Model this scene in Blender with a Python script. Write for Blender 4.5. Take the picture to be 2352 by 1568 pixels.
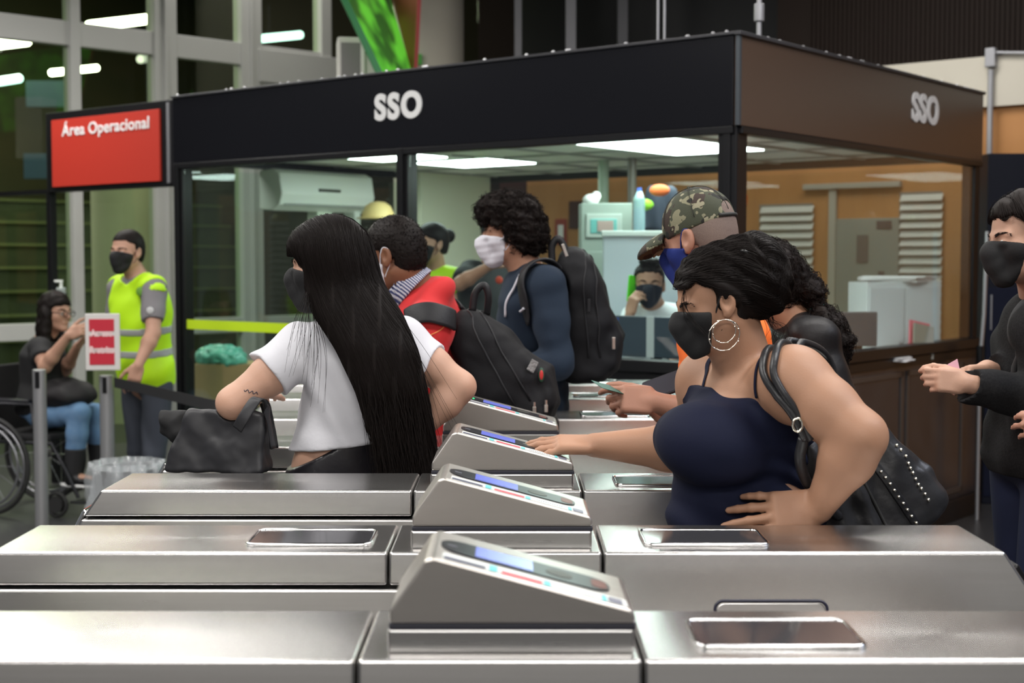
import bpy, bmesh, math, random
import numpy as np
from mathutils import Vector, Matrix
random.seed(7); np.random.seed(7)
SC = bpy.context.scene
COL = SC.collection
for o in list(bpy.data.objects): bpy.data.objects.remove(o)

# ------------------------------------------------------------------ camera
CAMZ = 1.57; FPX = 3267.0; PITCH = math.atan(184/FPX)
cam_d = bpy.data.cameras.new('camera'); cam = bpy.data.objects.new('camera', cam_d); COL.objects.link(cam)
cam.location = (0, 0, CAMZ); cam.rotation_euler = (math.pi/2 - PITCH, 0, 0)
cam_d.sensor_width = 36; cam_d.lens = FPX/2352*36
cam_d.clip_start = .05; cam_d.clip_end = 200
cam_d.dof.use_dof = True; cam_d.dof.focus_distance = 3.5; cam_d.dof.aperture_fstop = 4.0
SC.camera = cam
# ------------------------------------------------------------------ world and exposure
w = bpy.data.worlds.new('world'); SC.world = w; w.use_nodes = True
w.node_tree.nodes['Background'].inputs[0].default_value = (.80, .86, 1, 1)
w.node_tree.nodes['Background'].inputs[1].default_value = .17
SC.view_settings.view_transform = 'Standard'; SC.view_settings.look = 'None'
SC.view_settings.gamma = 1; SC.view_settings.use_curve_mapping = False
SC.view_settings.exposure = 0.12

def at(px, py, Y):
    """point of the place seen at a photograph pixel, at distance Y along the view axis on the ground"""
    a = (px-1176)/FPX; b = (784-py)/FPX
    c, s = math.cos(PITCH), math.sin(PITCH)
    dy = c + b*s; dz = -s + b*c
    t = Y/dy
    return Vector((a*t, Y, CAMZ + dz*t))
def atz(px, py, z):
    c, s = math.cos(PITCH), math.sin(PITCH); b = (784-py)/FPX
    t = (z-CAMZ)/(-s + b*c)
    return at(px, py, t*(c+b*s))

# ------------------------------------------------------------------ materials
MATS = {}
def mat(name, col, rough=.5, metal=0, spec=.5, noise=None, bump=None, emit=None, estr=0, trans=0, ior=1.45, alpha=1, coat=0, sheen=0, sss=0, stretch=None, aniso=0):
    if name in MATS: return MATS[name]
    m = bpy.data.materials.new(name); m.use_nodes = True; nt = m.node_tree; N = nt.nodes; L = nt.links
    b = N['Principled BSDF']
    b.inputs['Base Color'].default_value = (*col, 1); b.inputs['Roughness'].default_value = rough
    b.inputs['Metallic'].default_value = metal; b.inputs['IOR'].default_value = ior
    b.inputs['Specular IOR Level'].default_value = spec
    b.inputs['Transmission Weight'].default_value = trans; b.inputs['Alpha'].default_value = alpha
    b.inputs['Coat Weight'].default_value = coat; b.inputs['Sheen Weight'].default_value = sheen
    if aniso: b.inputs['Anisotropic'].default_value = aniso
    if sss:
        b.inputs['Subsurface Weight'].default_value = sss; b.inputs['Subsurface Radius'].default_value = (.012, .005, .003); b.inputs['Subsurface Scale'].default_value = 1
    if emit: b.inputs['Emission Color'].default_value = (*emit, 1); b.inputs['Emission Strength'].default_value = estr
    tc = N.new('ShaderNodeTexCoord'); mp = N.new('ShaderNodeMapping'); L.new(tc.outputs['Object'], mp.inputs[0])
    if stretch: mp.inputs['Scale'].default_value = stretch
    if noise:   # (scale, second colour, amount[, roughness amount])
        n = N.new('ShaderNodeTexNoise'); n.inputs['Scale'].default_value = noise[0]; n.inputs['Detail'].default_value = 6
        L.new(mp.outputs[0], n.inputs['Vector'])
        r = N.new('ShaderNodeValToRGB'); r.color_ramp.elements[0].position = .5-.25; r.color_ramp.elements[1].position = .5+.25
        L.new(n.outputs['Fac'], r.inputs[0])
        mx = N.new('ShaderNodeMix'); mx.data_type = 'RGBA'
        mx.inputs['A'].default_value = (*col, 1); mx.inputs['B'].default_value = (*[c*(1-noise[2])+d*noise[2] for c, d in zip(col, noise[1])], 1)
        L.new(r.outputs[0], mx.inputs['Factor']); L.new(mx.outputs['Result'], b.inputs['Base Color'])
        if len(noise) > 3:
            mr = N.new('ShaderNodeMapRange'); mr.inputs['To Min'].default_value = rough-noise[3]; mr.inputs['To Max'].default_value = rough+noise[3]
            L.new(n.outputs['Fac'], mr.inputs[0]); L.new(mr.outputs[0], b.inputs['Roughness'])
    if bump:    # (scale, strength[, kind])
        kind = bump[2] if len(bump) > 2 else 'noise'
        if kind == 'wave':
            n = N.new('ShaderNodeTexWave'); n.inputs['Scale'].default_value = bump[0]; n.bands_direction = bump[3]; o = n.outputs['Fac']
        else:
            n = N.new('ShaderNodeTexNoise'); n.inputs['Scale'].default_value = bump[0]; n.inputs['Detail'].default_value = 5; o = n.outputs['Fac']
        L.new(mp.outputs[0], n.inputs['Vector'])
        bp = N.new('ShaderNodeBump'); bp.inputs['Strength'].default_value = bump[1]; bp.inputs['Distance'].default_value = .004
        L.new(o, bp.inputs['Height']); L.new(bp.outputs[0], b.inputs['Normal'])
    MATS[name] = m
    return m
def stripes(name, c1, c2, scale, axis='Z', rough=.8, edge=.5, bump=0):
    if name in MATS: return MATS[name]
    m = mat(name, c1, rough); nt = m.node_tree; N = nt.nodes; L = nt.links; b = N['Principled BSDF']
    tc = N.new('ShaderNodeTexCoord'); wv = N.new('ShaderNodeTexWave'); wv.bands_direction = axis; wv.inputs['Scale'].default_value = scale
    L.new(tc.outputs['Object'], wv.inputs[0])
    r = N.new('ShaderNodeValToRGB'); r.color_ramp.elements[0].position = edge-.08; r.color_ramp.elements[1].position = edge+.08
    r.color_ramp.elements[0].color = (*c1, 1); r.color_ramp.elements[1].color = (*c2, 1)
    L.new(wv.outputs['Fac'], r.inputs[0]); L.new(r.outputs[0], b.inputs['Base Color'])
    if bump:
        bp = N.new('ShaderNodeBump'); bp.inputs['Strength'].default_value = bump; bp.inputs['Distance'].default_value = .01
        L.new(wv.outputs['Fac'], bp.inputs['Height']); L.new(bp.outputs[0], b.inputs['Normal'])
    return m
def glass(name, tint=(.95, 1, .98), rough=0.0, gloss=.09):
    """thin pane: mostly see-through, mirror reflection growing at grazing angles"""
    if name in MATS: return MATS[name]
    m = bpy.data.materials.new(name); m.use_nodes = True; nt = m.node_tree; N = nt.nodes; L = nt.links
    N.remove(N['Principled BSDF']); out = N['Material Output']
    t = N.new('ShaderNodeBsdfTransparent'); t.inputs[0].default_value = (*tint, 1)
    g = N.new('ShaderNodeBsdfGlossy'); g.inputs['Roughness'].default_value = rough
    ge = N.new('ShaderNodeNewGeometry'); dt = N.new('ShaderNodeVectorMath'); dt.operation = 'DOT_PRODUCT'
    L.new(ge.outputs['Incoming'], dt.inputs[0]); L.new(ge.outputs['Normal'], dt.inputs[1])
    ab = N.new('ShaderNodeMath'); ab.operation = 'ABSOLUTE'; L.new(dt.outputs['Value'], ab.inputs[0])
    om = N.new('ShaderNodeMath'); om.operation = 'SUBTRACT'; om.inputs[0].default_value = 1; L.new(ab.outputs[0], om.inputs[1])
    f = N.new('ShaderNodeMath'); f.operation = 'POWER'; f.inputs[1].default_value = 5; L.new(om.outputs[0], f.inputs[0])
    a = N.new('ShaderNodeMath'); a.operation = 'MULTIPLY_ADD'; a.inputs[1].default_value = 1-gloss/2; a.inputs[2].default_value = gloss/2; a.use_clamp = True
    mx = N.new('ShaderNodeMixShader')
    L.new(f.outputs[0], a.inputs[0]); L.new(a.outputs[0], mx.inputs[0]); L.new(t.outputs[0], mx.inputs[1]); L.new(g.outputs[0], mx.inputs[2]); L.new(mx.outputs[0], out.inputs[0])
    MATS[name] = m; return m

# ------------------------------------------------------------------ mesh helpers
def link(name, me, m=None, parent=None, smooth=False):
    o = bpy.data.objects.new(name, me); COL.objects.link(o)
    if m: me.materials.append(m)
    if parent:
        o.parent = parent; o.matrix_parent_inverse = PM(parent).inverted()
    if smooth:
        me.polygons.foreach_set('use_smooth', [True]*len(me.polygons)); me.update()
    return o
def PM(o):
    M = Matrix.LocRotScale(o.location, o.rotation_euler, o.scale)
    return (PM(o.parent) @ o.matrix_parent_inverse @ M) if o.parent else M
def tag(o, label=None, cat=None, group=None, kind=None):
    if label: o['label'] = label
    if cat: o['category'] = cat
    if group: o['group'] = group
    if kind: o['kind'] = kind
    return o
def empty(name, loc, rz=0, label=None, cat=None, group=None):
    o = bpy.data.objects.new(name, None); COL.objects.link(o); o.location = loc; o.rotation_euler = (0, 0, rz); o.empty_display_size = .1
    return tag(o, label, cat, group)
class MB:
    """collects shapes into one mesh"""
    def __init__(s): s.bm = bmesh.new()
    def _merge(s, b2, M=None):
        if M: bmesh.ops.transform(b2, matrix=M, verts=b2.verts)
        me = bpy.data.meshes.new('t'); b2.to_mesh(me); b2.free(); s.bm.from_mesh(me); bpy.data.meshes.remove(me); return s
    def box(s, lo, hi, bev=0, M=None, seg=2):
        b = bmesh.new(); bmesh.ops.create_cube(b, size=1)
        lo = Vector(lo); hi = Vector(hi)
        for v in b.verts: v.co = Vector([(lo[i]+hi[i])/2 + v.co[i]*(hi[i]-lo[i]) for i in range(3)])
        if bev: bmesh.ops.bevel(b, geom=b.edges[:], offset=bev, segments=seg, affect='EDGES', profile=.5)
        return s._merge(b, M)
    def prism(s, pts, y0, y1, bev=0, M=None, axis='y', seg=2):
        """polygon in (x,z) swept along y"""
        b = bmesh.new()
        vs = [b.verts.new((p[0], y0, p[1])) for p in pts]; f = b.faces.new(vs)
        r = bmesh.ops.extrude_face_region(b, geom=[f])
        for v in r['geom']:
            if isinstance(v, bmesh.types.BMVert): v.co.y = y1
        bmesh.ops.recalc_face_normals(b, faces=b.faces[:])
        if bev: bmesh.ops.bevel(b, geom=b.edges[:], offset=bev, segments=seg, affect='EDGES', profile=.5)
        if axis == 'x': M = (M or Matrix()) @ Matrix(((0, 1, 0, 0), (1, 0, 0, 0), (0, 0, 1, 0), (0, 0, 0, 1)))
        if axis == 'z': M = (M or Matrix()) @ Matrix(((1, 0, 0, 0), (0, 0, 1, 0), (0, 1, 0, 0), (0, 0, 0, 1)))
        b2 = s._merge(b, M); return b2
    def cyl(s, a, b_, r, r2=None, n=20, bev=0):
        a = Vector(a); b_ = Vector(b_); d = b_-a
        b = bmesh.new(); bmesh.ops.create_cone(b, cap_ends=True, segments=n, radius1=r, radius2=r if r2 is None else r2, depth=d.length)
        if bev:
            ed = [e for e in b.edges if len(e.link_faces) == 2 and any(len(f.verts) > 4 for f in e.link_faces)]
            bmesh.ops.bevel(b, geom=ed, offset=bev, segments=2, affect='EDGES', profile=.5)
        return s._merge(b, Matrix.Translation((a+b_)/2) @ d.to_track_quat('Z', 'Y').to_matrix().to_4x4())
    def tube(s, pts, r, n=8, closed=False):
        V, F = tube_arrays([Vector(p) for p in pts], r, n, closed)
        me = bpy.data.meshes.new('t'); me.from_pydata(V, [], F); s.bm.from_mesh(me); bpy.data.meshes.remove(me); return s
    def sphere(s, c, r, n=16, sc=(1, 1, 1), R=None):
        b = bmesh.new(); bmesh.ops.create_uvsphere(b, u_segments=n, v_segments=max(6, n//2), radius=r)
        M = Matrix.Translation(Vector(c)) @ (R.to_4x4() if R else Matrix()) @ Matrix.Diagonal((*sc, 1))
        return s._merge(b, M)
    def lathe(s, prof, n=32, M=None):
        b = bmesh.new(); rings = []
        for r, z in prof: rings.append([b.verts.new((r*math.cos(2*math.pi*i/n), r*math.sin(2*math.pi*i/n), z)) for i in range(n)])
        for a, c in zip(rings, rings[1:]):
            for i in range(n): b.faces.new((a[i], a[(i+1) % n], c[(i+1) % n], c[i]))
        return s._merge(b, M)
    def text(s, body, size, depth=.003, M=None, bold=0, align='CENTER', sx=1, sp=1.0):
        cu = bpy.data.curves.new('t', 'FONT'); cu.body = body; cu.size = size; cu.extrude = depth; cu.offset = bold; cu.align_x = align; cu.align_y = 'CENTER'; cu.space_character = sp
        o = bpy.data.objects.new('t', cu); COL.objects.link(o); bpy.context.view_layer.update()
        me = bpy.data.meshes.new_from_object(o.evaluated_get(bpy.context.evaluated_depsgraph_get()))
        bpy.data.objects.remove(o); bpy.data.curves.remove(cu)
        me.transform((M or Matrix()) @ Matrix.Diagonal((sx, 1, 1, 1))); s.bm.from_mesh(me); bpy.data.meshes.remove(me); return s
    def build(s, name, m, parent=None, smooth=False, M=None):
        me = bpy.data.meshes.new(name)
        if M: bmesh.ops.transform(s.bm, matrix=M, verts=s.bm.verts)
        s.bm.to_mesh(me); s.bm.free()
        o = bpy.data.objects.new(name, me); COL.objects.link(o)
        if m: me.materials.append(m)
        if parent: o.parent = parent          # coordinates are the parent's own
        if smooth == 'auto' or smooth is True:
            me.polygons.foreach_set('use_smooth', [True]*len(me.polygons))
            if smooth == 'auto':
                me.set_sharp_from_angle(angle=1.2); wm = o.modifiers.new('weighted', 'WEIGHTED_NORMAL'); wm.keep_sharp = True
            me.update()
        return o
def tube_arrays(P, r, n=8, closed=False, off=0):
    V = []; F = []; m = len(P); up = Vector((0.13, .21, .97)).normalized()
    for i, p in enumerate(P):
        if closed: t = P[(i+1) % m]-P[i-1]
        else: t = P[min(i+1, m-1)]-P[max(i-1, 0)]
        t = t.normalized() if t.length > 1e-9 else Vector((0, 0, 1))
        u = up - t*up.dot(t)
        if u.length < 1e-4: u = t.orthogonal()
        u.normalize(); up = u; v = t.cross(u)
        rr = r[i] if hasattr(r, '__len__') else r
        for k in range(n):
            a = 2*math.pi*k/n; V.append(p + (u*math.cos(a)+v*math.sin(a))*rr)
    for i in range(m if closed else m-1):
        j = (i+1) % m
        for k in range(n): F.append((off+i*n+k, off+i*n+(k+1) % n, off+j*n+(k+1) % n, off+j*n+k))
    if not closed:
        F.append(tuple(off+k for k in range(n))[::-1]); F.append(tuple(off+(m-1)*n+k for k in range(n)))
    return V, F
def catmull(P, n=8):
    P = [Vector(p) for p in P]; out = []
    Q = [P[0]*2-P[1]] + P + [P[-1]*2-P[-2]]
    for i in range(1, len(Q)-2):
        for k in range(n):
            t = k/n; a, b, c, d = Q[i-1], Q[i], Q[i+1], Q[i+2]
            out.append(.5*((2*b)+(c-a)*t+(2*a-5*b+4*c-d)*t*t+(3*b-a-3*c+d)*t**3))
    out.append(P[-1]); return out
def rrect(x0, x1, z0, z1, r, n=5):
    P = []
    for cx, cz, a0 in ((x1-r, z1-r, 0), (x0+r, z1-r, 90), (x0+r, z0+r, 180), (x1-r, z0+r, 270)):
        for k in range(n+1):
            a = math.radians(a0+90*k/n); P.append((cx+r*math.cos(a), cz+r*math.sin(a)))
    return P

# ------------------------------------------------------------------ signed-distance modelling
A = lambda v: np.array(v, float)
def nrm(v): v = A(v); return v/np.linalg.norm(v)
class Nd:
    def __init__(s, f, kids=(), k=0, op=None): s.f = f; s.kids = list(kids); s.k = k; s.op = op; s.c = None
    def ev(s, P, bi=None, R=0):
        if s.op is None:
            return s.f(P)
        if s.op == 'U':
            d = None
            for ch in s.kids:
                if bi is not None and ch.c[bi] > R+ch.kk: continue
                e = ch.ev(P, bi, R)
                d = e if d is None else smin(d, e, ch.kk)
            return np.full(len(P), 9.) if d is None else d
        a = s.kids[0].ev(P, bi, R)
        if s.op == 'O': return a-s.k
        if s.op == 'D': return a+s.f(P)
        b = s.kids[1].ev(P, bi, R)
        if s.op == 'S': return -smin(-a, b, s.k)
        if s.op == 'I': return -smin(-a, -b, s.k)
    def pre(s, C):
        """value of every node at the block centres"""
        if s.op is None: s.c = s.f(C)
        else:
            for ch in s.kids: ch.pre(C)
            if s.op == 'U':
                d = s.kids[0].c
                for ch in s.kids[1:]: d = smin(d, ch.c, ch.kk)
                s.c = d
            elif s.op == 'O': s.c = s.kids[0].c-s.k
            elif s.op == 'D': s.c = s.kids[0].c+s.f(C)
            elif s.op == 'S': s.c = -smin(-s.kids[0].c, s.kids[1].c, s.k)
            elif s.op == 'I': s.c = -smin(-s.kids[0].c, -s.kids[1].c, s.k)
def smin(a, b, k):
    if k <= 0: return np.minimum(a, b)
    h = np.maximum(k-np.abs(a-b), 0)/k
    return np.minimum(a, b)-h*h*k*.25
def U(k, *n):
    n = [x for x in n if x is not None]; out = []
    for x in n:
        if isinstance(x, (list, tuple)): out += list(x)
        else: out.append(x)
    ks = []
    for x in out:
        y = Nd(x.f, x.kids, x.k, x.op); y.kk = getattr(x, 'kk', None) if getattr(x, 'kk', None) is not None else k; ks.append(y)
    return Nd(None, ks, k, 'U')
def K(k, n): n.kk = k; return n
def Sb(a, b, k=0): return Nd(None, [a, b], k, 'S')
def It(a, b, k=0): return Nd(None, [a, b], k, 'I')
def Of(a, r): return Nd(None, [a], r, 'O')
def Dp(a, f): return Nd(f, [a], 0, 'D')
def rc(a, b, ra, rb=None):
    a = A(a); b = A(b); rb = ra if rb is None else rb; ba = b-a; L2 = max(ba@ba, 1e-12)
    def f(P):
        h = np.clip(((P-a)@ba)/L2, 0, 1)
        return np.sqrt((((P-a)-h[:, None]*ba)**2).sum(1))-(ra+(rb-ra)*h)
    return Nd(f)
def sp(c, r): return rc(c, A(c)+1e-6, r)
def chain(pts, rad, k=None):
    return [rc(pts[i], pts[i+1], rad[i], rad[i+1]) for i in range(len(pts)-1)]
def ell(c, r, R=None):
    c = A(c); r = A(r); R = None if R is None else A(R)   # R: columns are local axes
    def f(P):
        q = P-c
        if R is not None: q = q@R
        k0 = np.sqrt(((q/r)**2).sum(1)); k1 = np.sqrt(((q/(r*r))**2).sum(1))+1e-9
        return k0*(k0-1)/k1
    return Nd(f)
def bx(c, h, R=None, rd=.01):
    c = A(c); h = A(h)-rd; R = None if R is None else A(R)
    def f(P):
        q = P-c
        if R is not None: q = q@R
        q = np.abs(q)-h
        return np.sqrt((np.maximum(q, 0)**2).sum(1))+np.minimum(q.max(1), 0)-rd
    return Nd(f)
def hs(p, n):
    """half-space: inside is against n"""
    p = A(p); n = nrm(n)
    return Nd(lambda P: (P-p)@n)
def loft(o, R, st, e=2.0, rd=.03):
    """body along local z; st rows: z, cx, cy, rx, ry"""
    o = A(o); R = A(R); st = np.array(st, float)
    zz = np.linspace(st[0, 0], st[-1, 0], 60); tab = []
    for j in range(1, 5):
        v = np.interp(zz, st[:, 0], st[:, j])
        kk = np.array([1, 2, 3, 2, 1.])/9; vp = np.concatenate([[v[0]]*2, v, [v[-1]]*2]); tab.append(np.convolve(vp, kk, 'valid'))
    z0, z1 = st[0, 0], st[-1, 0]
    def f(P):
        q = (P-o)@R; z = q[:, 2]
        cx, cy, rx, ry = [np.interp(z, zz, t) for t in tab]
        x = np.abs(q[:, 0]-cx)/rx; y = np.abs(q[:, 1]-cy)/ry
        rr = (x**e+y**e)**(1/e)+1e-9
        sc = (rx*ry)/np.sqrt((ry*x)**2+(rx*y)**2+1e-9)*rr if False else np.minimum(rx, ry)
        d = (rr-1)*sc
        dz = np.maximum(z0-z, z-z1)+rd
        d2 = d+rd
        return np.minimum(np.maximum(d2, dz), 0)+np.sqrt(np.maximum(d2, 0)**2+np.maximum(dz, 0)**2)-rd
    return Nd(f)
def frame(up, fwd):
    """columns right, forward, up (right-handed: right = fwd x up)"""
    u = nrm(up); f = A(fwd)-u*(A(fwd)@u); f = nrm(f); r = np.cross(f, u)
    return np.stack([r, f, u], 1)
def vnoise(P, s, seed=0):
    P = P*s+seed*7.3
    return (np.sin(P[:, 0]*1.7+1.3*np.sin(P[:, 1]*1.1+P[:, 2]*.7))+np.sin(P[:, 1]*2.1+1.1*np.sin(P[:, 2]*1.3+P[:, 0]*.6))+np.sin(P[:, 2]*1.9+1.4*np.sin(P[:, 0]*.9-P[:, 1]*.8)))/3
COR = np.array([[i, j, k] for i in (0, 1) for j in (0, 1) for k in (0, 1)])
def mesh_sdf(node, lo, hi, h, B=16):
    lo = A(lo)-2*h; hi = A(hi)+2*h
    nb = np.ceil((hi-lo)/(B*h)).astype(int)
    g = np.stack(np.meshgrid(*[np.arange(n) for n in nb], indexing='ij'), -1).reshape(-1, 3)
    R = B*h*math.sqrt(3)/2*1.25+h
    node.pre(lo+(g+.5)*B*h)
    act = np.nonzero(np.abs(node.c) < R*1.35)[0]
    ax = np.arange(B+1); G = np.stack(np.meshgrid(ax, ax, ax, indexing='ij'), -1).reshape(-1, 3)
    n3 = nb*B+2
    VID = []; VP = []; FQ = []
    def gid(c): return (c[:, 0]*n3[1]+c[:, 1])*n3[2]+c[:, 2]
    for bi in act:
        o = g[bi]*B
        D = node.ev(lo+(G+o)*h, bi, R*1.1).reshape(B+1, B+1, B+1)
        ins = D < 0
        if ins.all() or not ins.any(): continue
        c8 = np.stack([D[i:B+i, j:B+j, k:B+k] for i, j, k in COR], -1); s8 = c8 < 0
        m = s8.any(-1) & ~s8.all(-1); idx = np.argwhere(m); c = c8[m]; s = s8[m]
        acc = np.zeros((len(idx), 3)); cnt = np.zeros(len(idx))
        for a in range(8):
            for ax_, st in ((0, 4), (1, 2), (2, 1)):
                if COR[a][ax_]: continue
                b = a+st; x = s[:, a] != s[:, b]
                t = np.where(x, c[:, a]/np.where(x, c[:, a]-c[:, b], 1), 0)
                p = np.repeat(COR[a][None].astype(float), len(idx), 0); p[:, ax_] += t
                acc += p*x[:, None]; cnt += x
        VP.append(lo+(idx+o+acc/cnt[:, None])*h); VID.append(gid(idx+o+1))
        for ax_ in range(3):
            sl = [slice(0, B)]*3; sh = list(sl); sh[ax_] = slice(1, B+1)
            a = ins[tuple(sl)]; b = ins[tuple(sh)]; e = np.argwhere(a != b)
            if not len(e): continue
            fl = a[tuple(e.T)]; e = e+o+1
            u = np.zeros(3, int); v = np.zeros(3, int); u[(ax_+1) % 3] = 1; v[(ax_+2) % 3] = 1
            q = np.stack([gid(e), gid(e-u), gid(e-u-v), gid(e-v)], 1)
            q[~fl] = q[~fl][:, ::-1]; FQ.append(q)
    VID = np.concatenate(VID); VP = np.concatenate(VP); FQ = np.concatenate(FQ)
    od = np.argsort(VID); VID = VID[od]; VP = VP[od]
    ix = np.searchsorted(VID, FQ); ix = np.minimum(ix, len(VID)-1); ok = (VID[ix] == FQ).all(1)
    return VP, ix[ok]
def sdf_obj(name, node, lo, hi, h, m, parent=None):
    V, F = mesh_sdf(node, lo, hi, h)
    return np_obj(name, V, F, m, parent)
def np_obj(name, V, F, m, parent=None, smooth=True):
    me = bpy.data.meshes.new(name)
    V = np.ascontiguousarray(V, dtype=np.float32); F = np.ascontiguousarray(F, dtype=np.int32); k = F.shape[1]
    me.vertices.add(len(V)); me.vertices.foreach_set('co', V.ravel())
    me.loops.add(F.size); me.loops.foreach_set('vertex_index', F.ravel())
    me.polygons.add(len(F)); me.polygons.foreach_set('loop_start', np.arange(0, F.size, k, dtype=np.int32))
    me.polygons.foreach_set('use_smooth', np.full(len(F), smooth)); me.update(calc_edges=True); me.validate()
    return link(name, me, m, parent)
def strands(name, paths, r0, r1, m, parent=None):
    """paths: array (n, m, 3) -> thin three-sided hairs in one mesh"""
    P = np.array(paths, float); n, k, _ = P.shape
    T = np.gradient(P, axis=1); T /= np.linalg.norm(T, axis=2, keepdims=True)+1e-9
    ref = np.array([.31, .81, .5]); u = np.cross(T, ref); u /= np.linalg.norm(u, axis=2, keepdims=True)+1e-9; v = np.cross(T, u)
    rr = np.linspace(r0, r1, k)[None, :, None]
    V = np.stack([P+(u*math.cos(a)+v*math.sin(a))*rr for a in (0, 2.094, 4.189)], 2)   # n,k,3,3
    base = (np.arange(n)[:, None]*k+np.arange(k-1)[None])[..., None]*3
    F = []
    for a in range(3):
        b = (a+1) % 3
        F.append(np.stack([base[..., 0]+a, base[..., 0]+b, base[..., 0]+3+b, base[..., 0]+3+a], -1).reshape(-1, 4))
    return np_obj(name, V.reshape(-1, 3), np.concatenate(F), m, parent)
def resample(P, n):
    P = np.array([list(p) for p in P], float); d = np.r_[0, np.cumsum(np.linalg.norm(np.diff(P, axis=0), axis=1))]
    t = np.linspace(0, d[-1], n); return np.stack([np.interp(t, d, P[:, i]) for i in range(3)], 1)
# ================================================================== materials
steel = mat('brushed_steel', (.64, .63, .62), .28, 1, noise=(30, (.54, .53, .52), .5, .02), stretch=(.12, 4, 4), aniso=.3)
steel_hood = mat('steel_hood', (.66, .65, .64), .26, 1, noise=(26, (.57, .55, .53), .5, .02), stretch=(.12, 4, 4), aniso=.3)
chrome = mat('chrome', (.8, .8, .8), .12, 1)
alu = mat('aluminium', (.5, .5, .52), .35, .8)
blackm = mat('black_metal', (.007, .007, .008), .35, spec=.35)
blackp = mat('black_panel', (.006, .006, .008), .2, spec=.35)
wood_refl = mat('wood_reflection_panel', (.072, .046, .034), .3, spec=.3)  # brown colour stands in for the wood wall mirrored in the side fascia
rubber = mat('black_rubber', (.02, .02, .03), .6)
whitep = mat('white_plastic', (.75, .78, .74), .4)
cream = mat('cream_plaster', (.62, .58, .49), .8, noise=(3, (.5, .47, .4), .4))
wood = mat('orange_wood', (.50, .235, .08), .55, noise=(5, (.38, .17, .055), .8), stretch=(1, 1, .25))
darkw = stripes('dark_corrugated', (.020, .013, .010), (.006, .005, .005), 9, 'X', .6)
paper = mat('paper', (.8, .8, .8), .8)
floorm = mat('floor_stone', (.05, .05, .05), .35, noise=(30, (.025, .025, .028), .8))
red = mat('red_sign', (.50, .035, .02), .5)
whitel = mat('white_lettering', (.8, .8, .8), .5)
gl_front = glass('booth_glass', (.93, .98, .95), gloss=.06)
gl_wall = glass('wall_glass', (.82, .9, .76), gloss=.08)
# ================================================================== structure
C0 = Vector((1.03, 6.58, 0)); DF = Vector((-.779, .627, 0)); DS = Vector((.627, .779, 0))
def Mbooth(s=0, t=0, z=0):
    """local x runs along the booth's long front (to the left, away), local y along its side"""
    M = Matrix.Identity(4)
    M.col[0][:3] = DF; M.col[1][:3] = DS; M.col[2][:3] = (0, 0, 1); M.translation = C0+DF*s+DS*t+Vector((0, 0, z))
    return M
tag(MB().box((-16, -8, -.1), (16, 34, 0)).build('floor', floorm), kind='structure')
tag(MB().box((-16, -8.2, 0), (16, -8, 7.2)).build('wall_reflector', mat('hall_reflector', (.36, .355, .35), .7)), kind='structure')  # unseen wall added behind the camera for the steel fronts to mirror
tag(MB().box((-16, -8, 7.2), (16, 34, 7.3)).build('ceiling', mat('ceiling_dark', (.02, .02, .02), .9)), kind='structure')
# back wall parallel with the booth front
MW = Mbooth(0, 3.9)
_r = (1210-1176)/FPX; _Q = C0+DS*3.9; SW = (_Q.x-_r*_Q.y)/(.779+_r*.627)
b = MB().box((-5, 0, 0), (SW, .15, 2.62)); tag(b.build('wall_back', wood, M=MW), kind='structure')
b = MB().box((SW, 0, 0), (4.6, .15, 2.62)); tag(b.build('wall_end', mat('dark_red_brown', (.05, .014, .01), .6), M=MW), kind='structure')
b = MB().box((-5, -.05, 2.62), (1.6, .15, 2.96)); tag(b.build('trim_1', cream, M=MW), kind='structure')
b = MB()
for i in range(190): b.box((-5+i*.035, -.012, 2.95), (-5+i*.035+.02, .15, 7.2))
b.box((-5, 0, 2.96), (1.9, .15, 7.2)); tag(b.build('wall_upper', mat('dark_slats', (.012, .007, .005), .7, spec=.2), M=MW), kind='structure')
b = MB().box((1.9, .3, 2.62), (4.6, .45, 7.2)); tag(b.build('wall_recess', mat('dark_void', (.006, .006, .007), .7), M=MW), kind='structure')
b = MB().box((1.6, -.03, 2.5), (4.6, .2, 2.64)); tag(b.build('trim_2', mat('dark_red_brown', (.05, .014, .01), .6), M=MW), kind='structure')
# dark steel uprights of the upper screen
def upright(px, Y, wd, z0, z1, m, lab):
    p = at(px, 100, Y); b = MB().box((-wd/2, -.03, 0), (wd/2, .03, z1-z0), .004)
    o = b.build('upright', m); o.location = (p.x, Y, z0); return tag(o, lab, 'upright', 'uprights of the dark screen above the booth')
um = mat('dull_aluminium', (.16, .16, .17), .5, .4)
for px, wd, dk in ((1190, .06, 0), (1311, .085, 0), (1430, .085, 1)):
    upright(px, 11.75, wd, 2.6, 7.15, um if not dk else mat('dark_aluminium', (.06, .06, .065), .5, .4), 'slim grey upright behind the booth roof, %s' % {1190: 'leftmost, next to the cream column', 1311: 'middle of the three', 1430: 'rightmost and darkest of the three'}[px])
tag(MB().box((-3.2, 17.5, 0), (5, 17.7, 7.2)).build('wall_far', mat('far_wall', (.035, .022, .018), .8)), kind='structure')
tag(MB().box((1.5, 12.6, 0), (1.7, 17.5, 7.2)).build('wall_side', mat('far_wall', (.035, .022, .018), .8)), kind='structure')
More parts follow.
